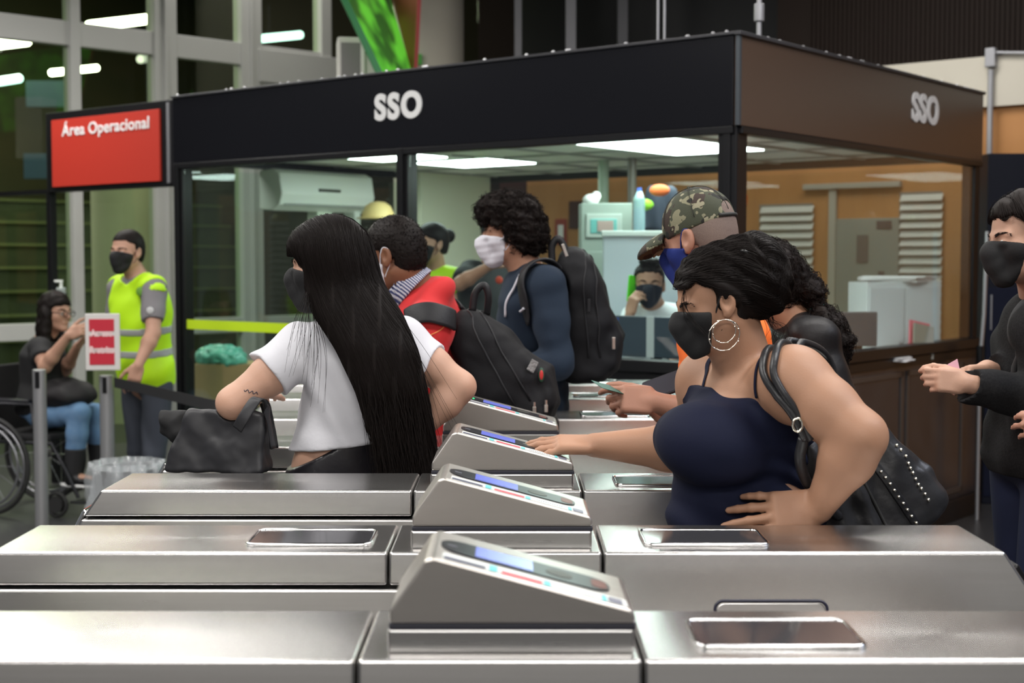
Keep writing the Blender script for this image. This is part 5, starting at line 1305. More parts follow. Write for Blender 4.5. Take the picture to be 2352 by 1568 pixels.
trousers(orr, mat('dark_trousers', (.015, .017, .025), .8), top=.02, h=.012); shoes(orr, blackm)
face_mask(orr, mat('mask_white', (.62, .62, .68), .8), .005, bulge=.012, surgical=True, back=.015, top=-.012, bottom=-.120)
n_ = Dp(scalp(orr, .007, front=.066, low=-.012, nape=-.062, fringe=.075), lambda P: .0016*vnoise(P, 330, 1)+.001*vnoise(P, 620, 4))
Vh, hb = hair_base(orr, n_, .004, hairm, name='short_hair')
hair_flow('short_curls', n_, surf_pts(Vh, 1500), lambda P, t: np.stack([np.sin(P[:, 1]*300+t*9), np.cos(P[:, 2]*310+t*7), np.sin(P[:, 0]*290-t*8)], 1), 5, .0035, hairm, hb, .0009, .0004, off=(.0, .004), jit=.3)
# ------------------------------------------------------------------ backpacks
packm = mat('pack_black', (.008, .008, .0095), .7, bump=(220, .2), spec=.2); packs = mat('pack_shiny', (.014, .014, .016), .5, bump=(200, .2), spec=.3)
def backpack(lab, c, R, L, wx, wy, avoid, h=.006, prof=None, pocket=True):
    """R columns: outward from the back, sideways, up"""
    c = A(c); t = empty('backpack', tuple(c-R[:, 2]*L*.5), label=lab, cat='backpack')
    pr = prof or [(-.5, 0, 0, .78, .90), (-.42, .0, 0, .98, 1.0), (-.1, .03, 0, 1.05, 1.0), (.2, 0, 0, .88, .97), (.40, -.12, 0, .62, .85), (.5, -.22, 0, .35, .55)]
    st = [(z*L, cx*wx, 0, a*wx, b*wy) for z, cx, _, a, b in pr]
    n = loft(c, R, st, 2.9, .03)
    pk = K(.012, loft(c+R[:, 0]*wx*.78-R[:, 2]*L*.17, R, [(-.27*L, 0, 0, .32*wx, .72*wy), (.0, .02, 0, .45*wx, .8*wy), (.22*L, -.1*wx, 0, .26*wx, .66*wy)], 3, .02))
    n = U(.012, n, pk)
    n = Dp(n, lambda P: .003*np.sin((P-c)@R[:, 2]*38+2*np.sin((P-c)@R[:, 1]*20))+.002*vnoise(P, 45, 2))
    n0 = n
    if avoid is not None: n = Sb(n, avoid, .004)
    e = .3+L*.4
    b = sdf_obj('pack_body', n, c-e, c+e, h, packm, t)
    # seams with zips running over the pack
    for zc, off in ((.15, .25), (.62, .9)):
        P_ = []
        for k in range(25):
            a = math.pi*(k/24); P_.append(c+R[:, 0]*wx*(zc)+R[:, 1]*wy*1.15*math.cos(a)+R[:, 2]*L*(-.30+.78*math.sin(a)))
        P_ = onto(n0, P_, .001); V_, F_ = tube_arrays(P_, .0035, 6); me = bpy.data.meshes.new('zip'); me.from_pydata(V_, [], F_); link('zip', me, packs, t, True)
    return t, n0, c
def ribbon(name, pts, wd, th, node, m, parent, off=.006, sub=6):
    P = onto(node, catmull(pts, sub), off) if off is not None else catmull(pts, sub); return strap_mesh(name, P, wd, th, node, m, parent)
Rp = np.stack([nrm([.86, -.10, .50]), nrm([.1, 1, 0]), nrm([-.50, .05, .86])], 1); Rp[:, 1] = np.cross(Rp[:, 2], Rp[:, 0]); Rp[:, 2] = np.cross(Rp[:, 0], Rp[:, 1])
ct = A(at(1142, 850, 4.76))
shirt_n = Of(U(.03, *orr.torso, *orr.arms['L'][:2]), .018)
bp1, nb1, c1 = backpack('large black backpack on the back of the man in red', ct, Rp, .47, .118, .165, Of(shirt_n, .002), .0055)
ribbon('shoulder_strap', [at(905, 725, 4.55), at(935, 698, 4.50), at(985, 686, 4.48), at(1040, 700, 4.50), at(1085, 728, 4.58)], .072, .012, shirt_n, packs, bp1, .008)
ribbon('shoulder_strap', [at(1000, 625, 4.92), at(1030, 640, 4.92), at(1060, 665, 4.9), at(1085, 700, 4.86)], .055, .012, shirt_n, packs, bp1, .008)
V_, F_ = tube_arrays(catmull([at(1085, 715, 4.76), at(1092, 672, 4.76), at(1112, 655, 4.76), at(1122, 680, 4.76), at(1118, 722, 4.78)], 6), .012, 8); me = bpy.data.meshes.new('top_handle'); me.from_pydata(V_, [], F_); link('top_handle', me, packs, bp1, True)
pull = mat('zip_pull', (.55, .52, .48), .3, .8)
for px, py in ((1227, 935), (1254, 928)):
    p_ = onto(nb1, [at(px, py, 4.55)], .006)[0]; q = MB().box((-.006, -.003, -.026), (.006, .003, .0), .002).cyl((0, 0, 0), (0, 0, .014), .004, n=8).build('zip_pull', pull); q.location = p_; q.parent = bp1; q.matrix_parent_inverse = PM(bp1).inverted()
p_ = onto(nb1, [at(1240, 822, 4.6)], .003)[0]
q = MB().box((-.014, -.002, -.02), (.014, .002, .02), .003).build('white_patch', mat('patch_white', (.42, .42, .42), .7, noise=(160, (.03, .03, .03), .9))); q.location = p_; q.rotation_euler = (.1, .5, .5); q.parent = bp1; q.matrix_parent_inverse = PM(bp1).inverted()
p_ = onto(nb1, [at(1259, 858, 4.6)], .003)[0]
q = MB().sphere((0, 0, 0), .016, 14, (.6, .3, 1.5)).build('green_badge', mat('badge_green', (.02, .07, .04), .5), smooth=True); q.location = p_; q.parent = bp1; q.matrix_parent_inverse = PM(bp1).inverted()
q2 = MB().sphere((0, -.003, .0), .011, 12, (.6, .3, 1.5)).build('badge_centre', mat('badge_red', (.5, .03, .03), .5), smooth=True); q2.parent = q
# ------------------------------------------------------------------ tall man with curly hair
sk4 = skinm('olive', (.38, .20, .13))
fc = A([-.97, .12, 0]); RHc = frame((-.14, 0, 1), (-1, -.02, -.24))
Jc = dict(P=at(1232, 948, 5.5), N=at(1212, 622, 5.5), H=at(1170, 536, 5.48), SL=at(1252, 655, 5.30), SR=at(1215, 650, 5.68), EL=at(1282, 835, 5.22), WL=at(1150, 862, 5.24), ER=at(1215, 830, 5.75), WR=at(1120, 850, 5.62))
oc = human('tall man with dark curly hair, white mask and navy sweater, black backpack on', Jc, fc, RHc, sk4, False, .007, .95, 1.0, 1.08, 1.0, hands={'L': dict(n=A([0, -.3, 1])), 'R': dict(n=A([0, .3, 1]), thumb=1)}, eyes=False, neck=.060)
navy_s = mat('navy_knit', (.005, .014, .030), .9, bump=(160, .2))
shirt(oc, navy_s, .018, 1.9, hem=-.02, neck=(0, .01, .02), h=.007, foldamp=.008, seed=8, sl_off=.016, name='sweater', neckr=.066)
V_, F_ = tube_arrays(onto(Of(U(.03, *oc.torso), .018), catmull([at(1180, 622, 5.35), at(1165, 650, 5.33), at(1150, 690, 5.33), at(1142, 730, 5.33)], 6), .003), .005, 6); me = bpy.data.meshes.new('zip_edge'); me.from_pydata(V_, [], F_); link('zip_edge', me, mat('zip_white', (.5, .5, .55), .6), oc.ob, True)
trousers(oc, mat('dark_trousers', (.015, .017, .025), .8), top=.02, h=.012); shoes(oc, blackm)
face_mask(oc, mat('mask_white', (.62, .62, .68), .8), .005, bulge=.016, surgical=True, back=.012, top=.004, bottom=-.112)
sc_ = scalp(oc, .026, front=.062, low=-.075, nape=-.085, fringe=.060)
hn = U(.03, sc_, K(.03, ell(oc.w(0, .04, .10), (.088, .075, .055), RHc)), K(.03, ell(oc.w(0, -.08, -.02), (.08, .06, .075), RHc)))
hn = Sb(hn, It(hs(oc.w(0, .045, 0), -(RHc@A([0, 1., 0]))), hs(oc.w(0, 0, .050), RHc@A([0, .1, 1.]))), .012)
hn = Dp(hn, lambda P: .012*vnoise(P, 75, 1)+.008*vnoise(P, 150, 5))
Vh, hb = hair_base(oc, hn, .006, hairb, name='curly_hair')
hair_flow('curls', hn, surf_pts(Vh, 2600), lambda P, t: np.stack([np.sin(P[:, 1]*120+t*10)+.3, np.cos(P[:, 2]*110+t*9), np.sin(P[:, 0]*130-t*11)-.5], 1), 9, .0085, hairb, hb, .0010, .0005, off=(.0, .009), jit=.2)
Rq = np.stack([nrm([.99, -.08, .08]), nrm([.08, 1, 0]), nrm([-.08, 0, 1])], 1); Rq[:, 1] = np.cross(Rq[:, 2], Rq[:, 0]); Rq[:, 2] = np.cross(Rq[:, 0], Rq[:, 1])
sw_n = Of(U(.03, *oc.torso, *oc.arms['L'][:2]), .022)
bp2, nb2, c2 = backpack('black backpack with silver zip pulls on the back of the curly haired man', at(1338, 722, 5.46), Rq, .52, .110, .165, Of(sw_n, .002), .007)
ribbon('shoulder_strap', [at(1212, 745, 5.28), at(1212, 680, 5.27), at(1225, 625, 5.30), at(1260, 590, 5.34), at(1300, 600, 5.38), at(1325, 660, 5.38)], .060, .012, sw_n, packs, bp2, .008)
V_, F_ = tube_arrays(catmull([at(1268, 600, 5.44), at(1268, 565, 5.44), at(1283, 548, 5.44), at(1300, 575, 5.44), at(1308, 605, 5.44)], 6), .014, 8); me = bpy.data.meshes.new('top_handle'); me.from_pydata(V_, [], F_); link('top_handle', me, packs, bp2, True)
for (px, py), lz in (((1292, 560), .05), ((1407, 775), .045), ((1357, 690), .05)):
    p_ = Vector(at(px, py, 5.32)) if px < 1300 else onto(nb2, [at(px, py, 5.25)], .006)[0]
    q = MB().box((-.006, -.003, -lz), (.006, .003, .0), .002).build('zip_pull', pull if px != 1357 else packs); q.location = p_; q.rotation_euler = (0, -.35 if px < 1300 else 0, 0); q.parent = bp2; q.matrix_parent_inverse = PM(bp2).inverted()
ribbon('strap_clip', [at(1197, 714, 5.28), at(1210, 708, 5.26), at(1222, 704, 5.26)], .008, .010, sw_n, mat('zip_white', (.5, .5, .55)), bp2, .018)
# ------------------------------------------------------------------ man in the camouflage cap
sk5 = skinm('ruddy', (.38, .19, .13))
fk = A([-.97, -.1, 0]); RHk = frame((-.26, .16, 1), (-.80, .55, -.36))
Jk = dict(P=at(1690, 1095, 4.06), N=at(1650, 686, 4.05), H=at(1606, 552, 4.0), SL=at(1668, 745, 3.88), SR=at(1650, 740, 4.24), EL=at(1665, 965, 3.86), WL=at(1506, 922, 3.87), ER=at(1650, 950, 4.20), WR=at(1572, 958, 4.06))
ok_ = human('man in a camouflage cap and blue mask holding a card and a phone', Jk, fk, RHk, sk5, False, .0045, 1.0, 1.0, 1.05, 1.02, eyes=False, neck=.062,
            hands={'L': dict(d=A([-1, .0, .08]), n=A([.25, -1, .45]), thumb=1, curl=(.42, .75, .85, .9), spread=.04, topen=.35, tc=.15, s=1.04),
                   'R': dict(d=A([-1, -.1, .05]), n=A([0, .15, -1]), thumb=1, curl=(.65, .7, .7, .7), spread=.05, s=1.0)})
shirt(ok_, mat('orange_cotton', (.85, .15, .015), .8), .014, .7, hem=-.04, h=.007, foldamp=.007, seed=4, sl_off=.018)
trousers(ok_, mat('dark_trousers', (.015, .017, .025), .8), top=.02, h=.012); shoes(ok_, blackm)
face_mask(ok_, mat('mask_blue', (.010, .024, .17), .8, bump=(200, .15)), .004, bulge=.0, back=.002, top=.0, bottom=-.112)
n_ = Dp(scalp(ok_, .0035, front=.03, low=-.02, nape=-.065, fringe=.05), lambda P: .0006*vnoise(P, 500, 1))
hair_base(ok_, n_, .005, mat('stubble', (.20, .145, .12), .7, noise=(400, (.12, .08, .07), .8)), name='shaved_hair')
cam_m = mat('camouflage', (.045, .050, .030), .8, bump=(300, .2)); nt = cam_m.node_tree; N = nt.nodes; Lk = nt.links; tcn = N.new('ShaderNodeTexCoord')
prev = None
for sc_n, ofs, thr, cc in ((24, 0, .54, (.20, .19, .12)), (20, 3.3, .56, (.035, .022, .016)), (30, 7.1, .60, (.012, .012, .010)), (34, 9.7, .64, (.26, .24, .16))):
    mp = N.new('ShaderNodeMapping'); mp.inputs['Location'].default_value = (ofs, ofs, 0); Lk.new(tcn.outputs['Object'], mp.inputs[0])
    nz = N.new('ShaderNodeTexNoise'); nz.inputs['Scale'].default_value = sc_n; nz.inputs['Detail'].default_value = 1.5; Lk.new(mp.outputs[0], nz.inputs[0])
    gt = N.new('ShaderNodeMath'); gt.operation = 'GREATER_THAN'; gt.inputs[1].default_value = thr; Lk.new(nz.outputs['Fac'], gt.inputs[0])
    mx = N.new('ShaderNodeMix'); mx.data_type = 'RGBA'; mx.inputs['B'].default_value = (*cc, 1); mx.inputs['A'].default_value = (.045, .050, .030, 1)
    if prev: Lk.new(prev, mx.inputs['A'])
    Lk.new(gt.outputs[0], mx.inputs['Factor']); prev = mx.outputs['Result']
Lk.new(prev, N['Principled BSDF'].inputs['Base Color'])
w = ok_.w
cp = ell(w(0, -.012, .045), A([.087, .108, .102]), RHk); cp = It(cp, hs(w(0, 0, .024), RHk@nrm(A([0, -.06, -1]))), .006); cp = Sb(cp, ell(w(0, -.012, .03), A([.078, .100, .090]), RHk), .002)
cp = Sb(cp, ell(w(0, -.125, .058), (.035, .05, .024), RHk), .006)
cap = part(ok_, 'cap', cp, cam_m, .004, lo=ok_.J['H']-.25, hi=ok_.J['H']+.25)
vs = Sb(ell(w(0, .085, .012), A([.080, .110, .042]), RHk@rotx(-.10)), ell(w(0, .085, .003), A([.080, .110, .042]), RHk@rotx(-.10)), .001)
vs = It(It(vs, hs(w(0, 0, .018), RHk@nrm(A([0, -.1, -1]))), .002), hs(w(0, .070, 0), RHk@A([0, -1., 0])), .004)
sdf_obj('visor', vs, ok_.J['H']-.28, ok_.J['H']+.25, .0026, cam_m, cap)
q = MB().sphere(w(0, -.012, .148), .007, 10, (1, 1, .6)).build('cap_button', cam_m, smooth=True); q.parent = cap; q.matrix_parent_inverse = PM(cap).inverted()
for k in range(6):
    a = k*math.pi/3+.3; P_ = [w(.0875*math.sin(b)*math.cos(a), -.012+.1085*math.sin(b)*math.sin(a), .045+.1025*math.cos(b)) for b in np.linspace(.08, 1.5, 12)]
    V_, F_ = tube_arrays([Vector(p) for p in P_], .0011, 5); me = bpy.data.meshes.new('cap_seam'); me.from_pydata(V_, [], F_); link('cap_seam', me, mat('seam_dark', (.02, .02, .014), .8), cap, True)
q = MB().tube(catmull([w(-.050, -.100, .040), w(-.025, -.114, .038), w(0, -.118, .038), w(.025, -.114, .038), w(.050, -.100, .040)], 4), .0055, 8).build('cap_strap', mat('strap_dark', (.02, .02, .018), .7), smooth=True); q.parent = cap; q.matrix_parent_inverse = PM(cap).inverted()
# card and phone
o = MB().prism(rrect(-.043, .043, -.027, .027, .004), -.0006, .0006).build('travel_card', mat('card_green', (.010, .085, .060), .5)); o.location = at(1396, 889, 3.86); o.rotation_euler = (-1.22, .25, .7); tag(o, 'small green travel card held by the man in the camouflage cap', 'card')
ph = empty('mobile_phone', tuple(at(1540, 880, 3.96)), label='dark mobile phone in the hand of the man in the camouflage cap', cat='phone'); ph.rotation_euler = (-.85, -.35, .0)
MB().prism(rrect(-.075, .075, -.036, .036, .008), -.004, .004, .001).build('phone_body', mat('phone_dark', (.03, .03, .035), .3), ph)
MB().prism(rrect(-.070, .070, -.032, .032, .005), -.0048, -.004).build('screen', mat('phone_screen', (.05, .05, .06), .08), ph)
# ------------------------------------------------------------------ woman with the curly ponytail and leather jacket
fp = A([-.98, -.05, 0]); RHp = frame((-.1, 0, 1), (-1, 0, -.15))
Jp = dict(P=at(1872, 1085, 4.42), N=at(1835, 742, 4.40), H=at(1752, 655, 4.38), EL=at(1915, 925, 4.20), WL=at(1760, 940, 4.2), ER=at(1880, 930, 4.62), WR=at(1760, 930, 4.6))
op = human('woman in a black leather jacket with a curly ponytail and teal hair tie', Jp, fp, RHp, sk1, True, .008, 1.0, 1.0, 1.1, .98, eyes=False)
shirt(op, mat('jacket_leather', (.010, .009, .010), .5, bump=(60, .3), spec=.3), .022, 1.85, hem=-.02, h=.007, foldamp=.010, seed=12, sl_off=.024, name='leather_jacket', neckr=.06)
trousers(op, mat('jeans_dark', (.02, .025, .05), .8), top=.02, h=.012); shoes(op, blackm)
face_mask(op, maskb, .007)
sc_ = scalp(op, .014, front=.06, low=-.03, nape=-.06, fringe=.07)
pt = [op.w(0, -.09, .06), A(at(1862, 668, 4.36)), A(at(1875, 705, 4.36)), A(at(1895, 745, 4.32)), A(at(1922, 790, 4.30)), A(at(1932, 832, 4.30))]
tail = [K(.02, x) for x in chain(pt, [.035, .038, .020, .048, .045, .022])]
hn = Dp(U(.03, sc_, *tail), lambda P: .010*vnoise(P, 70, 2)*np.clip((P[:, 0]-.90)*30, .1, 1)+.005*vnoise(P, 140, 5))
Vh, hb = hair_base(op, hn, .006, hairb, pad=.40)
hair_flow('hair_curls', hn, surf_pts(Vh, 1300), lambda P, t: np.stack([np.sin(P[:, 1]*110+t*10)+.4, np.cos(P[:, 2]*110+t*9), np.sin(P[:, 0]*120-t*11)-.9], 1), 9, .009, hairb, hb, .0012, .0006, off=(.0, .010), jit=.2)
q = MB().tube([Vector(pt[2])+Vector((.023*math.cos(a), .023*math.sin(a), .006*math.cos(a))) for a in np.linspace(0, 6.28, 16, endpoint=False)], .006, 8, closed=True).build('hair_tie', mat('tie_teal', (.02, .35, .33), .5), smooth=True); q.parent = hb; q.matrix_parent_inverse = PM(hb).inverted()
# ------------------------------------------------------------------ woman in the dark blazer on the right
fb = A([-.98, -.12, 0]); RHb = frame((-.12, .05, 1), (-1, -.16, -.12))
Jb = dict(P=at(2395, 1085, 4.06), N=at(2400, 690, 4.06), H=at(2356, 552, 4.0), SL=at(2392, 760, 3.88), SR=at(2385, 755, 4.25), EL=at(2415, 925, 3.86), WL=at(2218, 880, 3.82), ER=at(2400, 920, 4.28), WR=at(2268, 846, 4.02))
ob = human('woman in a dark blazer and black mask at the right edge, holding a pink ticket', Jb, fb, RHb, sk2, True, .005, 1.05, 1.05, 1.0, 1.02,
           hands={'L': dict(d=A([-1, .0, .12]), n=A([.1, -1, .2]), thumb=1, curl=(.55, .75, .8, .85), spread=.04, topen=.4, s=.86), 'R': dict(d=A([-1, -.25, -.05]), n=A([0, .3, 1]), thumb=1, curl=.6, s=.86)})
blz = mat('blazer_tweed', (.009, .009, .010), .9, spec=.2, noise=(160, (.022, .022, .023), .8), bump=(200, .3))
shirt(ob, blz, .026, 1.88, hem=.0, h=.006, foldamp=.009, seed=21, sl_off=.022, name='blazer', neckr=.07)
g = Of(U(.03, *ob.torso), .030); g = It(g, sp(at(2330, 820, 3.92), .12)); 
V_, F_ = tube_arrays(onto(Of(U(.03, *ob.torso), .026), catmull([at(2350, 690, 3.95), at(2315, 760, 3.94), at(2292, 830, 3.95), at(2290, 930, 3.95)], 6), .004), [.010]*19, 8); me = bpy.data.meshes.new('lapel'); me.from_pydata(V_, [], F_); link('lapel', me, mat('lapel', (.035, .035, .037), .8), ob.ob, True)
trousers(ob, mat('jeans_navy', (.008, .014, .045), .8, bump=(40, .2)), off=.018, top=.04, h=.009); shoes(ob, blackm)
face_mask(ob, maskb, .0045, bulge=.010, top=.006, bottom=-.112, back=.030)
sc_ = scalp(ob, .012, front=.045, low=-.10, nape=-.16, fringe=.084, temple=.045)
hn = U(.03, sc_, K(.03, ell(ob.w(0, -.07, -.10), (.085, .065, .10), RHb)), K(.03, rc(ob.w(-.07, -.03, -.06), ob.w(-.075, .01, -.17), .04, .022)))
hn = Dp(hn, lambda P: .003*np.sin(P[:, 0]*120+5*np.sin(P[:, 2]*12))+.003*vnoise(P, 60, 3))
Vh, hb = hair_base(ob, hn, .006, hairb)
hair_flow('hair_strands', hn, surf_pts(Vh, 1200), lambda P, t: np.stack([np.ones(len(P))*.35+.2*np.sin(P[:, 2]*40), np.sign(P[:, 1]-ob.J['H'][1])*.3, -np.ones(len(P))], 1), 12, .013, hairb, hb, .0009, .0004, off=(.0, .006), jit=.12)
o = MB().prism([(-.02, 0), (.022, .004), (.012, .045), (-.014, .03)], -.0006, .0006).build('pink_ticket', mat('ticket_pink', (.75, .42, .50), .7)); o.location = at(2188, 862, 3.84); tag(o, 'small pink paper ticket in the hands of the woman in the blazer', 'ticket')
# person just outside the frame whose hand shows at the right edge
Jx = dict(P=at(2610, 1160, 3.56), N=at(2610, 690, 3.56), H=at(2570, 545, 3.52), SL=at(2590, 770, 3.40), SR=at(2590, 770, 3.72), EL=at(2560, 985, 3.38), WL=at(2478, 985, 3.46), ER=at(2590, 970, 3.75), WR=at(2460, 990, 3.68))
ox = human('person in dark clothes whose hand shows at the right edge', Jx, A([-1, .1, 0]), frame((-.1, 0, 1), (-1, 0, -.1)), sk5, True, .008, 1, 1, 1, 1, hands={'L': dict(d=A([-1, .0, .03]), n=A([.2, -1, .3]), thumb=1, curl=(.5, .55, .6, .6), topen=.4), 'R': dict()}, eyes=False)
shirt(ox, mat('cloth_black', (.012, .012, .013), .8), .02, 1.85, hem=-.02, h=.009, name='jacket', sl_off=.018); trousers(ox, mat('dark_trousers', (.015, .017, .025), .8), top=.02, h=.013); shoes(ox, blackm)
face_mask(ox, maskb, .007); hair_base(ox, scalp(ox, .016, nape=-.12, low=-.08), .008, hairb)
a = A(Jx['WL']); q = MB().tube([Vector(a)+Vector((.012, .032*math.cos(t_), .026*math.sin(t_))) for t_ in np.linspace(0, 6.28, 20, endpoint=False)], .003, 6, closed=True).build('bracelet', mat('bracelet', (.6, .6, .62), .2, 1), smooth=True); q.parent = ox.ob; q.matrix_parent_inverse = PM(ox.ob).inverted()
# ------------------------------------------------------------------ guard in the yellow vest
sk6 = skinm('light', (.48, .27, .19))
fm = A([-.55, -.84, 0]); RHm = frame((0, 0, 1), (-.42, -.90, -.02))
Jm = dict(P=at(338, 885, 8.3), N=at(316, 636, 8.25), H=at(292, 580, 8.2), SR=at(276, 664, 8.36), SL=at(352, 664, 8.12), EL=at(352, 765, 8.02), WL=at(318, 838, 7.92), ER=at(268, 770, 8.45), WR=at(285, 850, 8.3))
om = human('guard in a yellow reflective vest, grey shirt and black mask standing behind the queue post', Jm, fm, RHm, sk6, False, .007, 1.0, 1.0, 1.05, 1.0, hands={'L': dict(d=A([-.25, -.1, -1]), n=A([.3, -1, 0]), thumb=1), 'R': dict(n=A([-1, 0, 0]))})
shirt(om, mat('grey_cotton', (.20, .19, .20), .85), .012, .72, hem=-.02, h=.008, foldamp=.006, sl_off=.018, name='polo_shirt', neckr=.06)
lime = mat('vest_lime', (.50, .85, .010), .6); refl = mat('reflective_band', (.34, .35, .36), .4)
vn = Of(U(.03, *om.torso), .024); vn = Sb(vn, Of(U(.02, *om.arms['L'][:2], *om.arms['R'][:2]), .022), .01); vn = Sb(vn, It(Of(U(.02, *om.neck), .030), hs(om.J['N']+A([0, 0, -.09])+fm*.0, (0, 0, -1))), .01)
vn = Dp(vn, fold(.006, (30, 50), 4)); vn = It(vn, hs(om.J['P']-om.up*.0, -om.up), .004)
ve = part(om, 'reflective_vest', vn, lime, .007)
for zc in (.20, .33):
    b_ = It(It(Of(vn, .003), hs(om.J['P']+om.up*(zc-.022), -om.up)), hs(om.J['P']+om.up*(zc+.022), om.up)); sdf_obj('reflective_band', b_, om.lo, om.hi, .008, refl, ve)
p_ = onto(vn, [at(288, 678, 8.0)], .002)[0]; q = MB().sphere((0, 0, 0), .028, 12, (1, .3, 1)).build('badge', mat('badge_olive', (.12, .28, .03), .6), smooth=True); q.location = p_; q.parent = ve; q.matrix_parent_inverse = PM(ve).inverted()
p_ = onto(Of(U(.02, *om.arms['L']), .018), [at(335, 705, 7.9)], .001)[0]; q = MB().sphere((0, 0, 0), .022, 12, (1, .3, 1)).build('sleeve_patch', mat('patch_pale', (.5, .5, .5), .6), smooth=True); q.location = p_; q.parent = om.ob; q.matrix_parent_inverse = PM(om.ob).inverted()
trousers(om, mat('slate_trousers', (.040, .046, .062), .85), top=.06, h=.010, famp=.009); shoes(om, blackm)
face_mask(om, maskb, .005, bulge=.012, back=.02)
hair_base(om, Dp(scalp(om, .006, front=.050, low=-.01, nape=-.05, fringe=.090, temple=.04), lambda P: .001*vnoise(P, 300)), .005, hairm, name='short_hair')
# ------------------------------------------------------------------ woman in the wheelchair
fs = A([.93, -.30, 0]); RHs = frame((.05, 0, 1), (.88, -.45, -.10))
zs = .60
Js = dict(P=at(92, 948, 8.95), N=at(102, 778, 8.92), H=at(128, 718, 8.88), SR=at(92, 800, 8.74), SL=at(112, 800, 9.08), ER=at(103, 842, 8.62), WR=at(158, 770, 8.56), EL=at(150, 850, 9.0), WL=at(178, 795, 8.78),
          HR=at(95, 950, 8.85), KR=at(182, 948, 8.72), AR=at(168, 1085, 8.72), HL=at(105, 950, 9.05), KL=at(222, 952, 8.98), AL=at(228, 1085, 8.98))
os_ = human('woman with glasses and long black hair in a black t-shirt sitting in a wheelchair', Js, fs, RHs, sk6, True, .007, 1.0, 1.0, 1.0, 1.0, hands={'R': dict(d=A([.8, -.1, .35]), n=A([-.2, -1, .3]), thumb=-1, curl=.5), 'L': dict(d=A([.5, -.1, .5]), n=A([0, 0, -1]), curl=.6)})
shirt(os_, mat('cloth_black', (.012, .012, .013), .8), .014, .6, hem=.0, h=.008, sl_off=.018)
denim = mat('jeans_light', (.10, .20, .36), .85, noise=(30, (.16, .27, .42), .7))
J = os_.J; tn = [Of(os_.torso[0], .006)]+[K(.03, Of(U(.02, *os_.legs[c]), .012)) for c in 'LR']
tn[0] = It(tn[0], hs(J['P']+os_.up*.10, os_.up), .003); tn = It(Dp(U(.03, *tn), fold(.004, (30, 50), 3)), hs((0, 0, J['AR'][2]+.14), (0, 0, -1))); part(os_, 'jeans', tn, denim, .008)
for c in 'LR':
  bn_ = It(Of(U(.02, *os_.legs[c]), .016), hs((0, 0, J['AR'][2]+.15), (0, 0, 1))); bn_ = It(bn_, hs((0, 0, J['AR'][2]-.02), (0, 0, -1))); part(os_, 'boot_shaft', bn_, mat('boot_dark', (.018, .018, .020), .7), .008)
shoes(os_, blackm)
sc_ = scalp(os_, .012, front=.066, low=-.12, nape=-.20, fringe=.070); hn = U(.03, sc_, K(.03, ell(os_.w(0, -.06, -.10), (.09, .06, .13), RHs)), K(.03, rc(os_.w(.075, .0, .0), os_.w(.10, .02, -.22), .035, .03)))
Vh, hb = hair_base(os_, Dp(hn, lambda P: .005*vnoise(P, 60)), .008, hairm)
gg = MB()
for q_ in (-1, 1): gg.tube([os_.w(.032*q_+.021*math.cos(a), .112, .0+.016*math.sin(a)) for a in np.linspace(0, 6.28, 16, endpoint=False)], .0022, 6, closed=True); gg.tube([os_.w(.053*q_, .112, .004), os_.w(.078*q_, .0, .006)], .002, 6)
gg.tube([os_.w(-.011, .113, .003), os_.w(.011, .113, .003)], .002, 6); q = gg.build('glasses', blackm, smooth=True); q.parent = os_.ob; q.matrix_parent_inverse = PM(os_.ob).inverted()
c = A(at(150, 905, 8.82)); o = sdf_obj('lap_bag', Dp(ell(c, (.19, .16, .10)), lambda P: .01*vnoise(P, 30)), c-.3, c+.3, .01, mat('lap_bag', (.014, .012, .014), .7)); tag(o, 'dark soft bag on the lap of the woman in the wheelchair', 'bag')
# cup held near her face
o = MB().cyl((0, 0, 0), (0, 0, .09), .03, .038, 16).build('paper_cup', mat('cup_pale', (.45, .48, .42), .5), smooth='auto'); o.location = at(184, 775, 8.62); o.rotation_euler = (0, -.5, 0); tag(o, 'pale cup held by the woman in the wheelchair', 'cup')
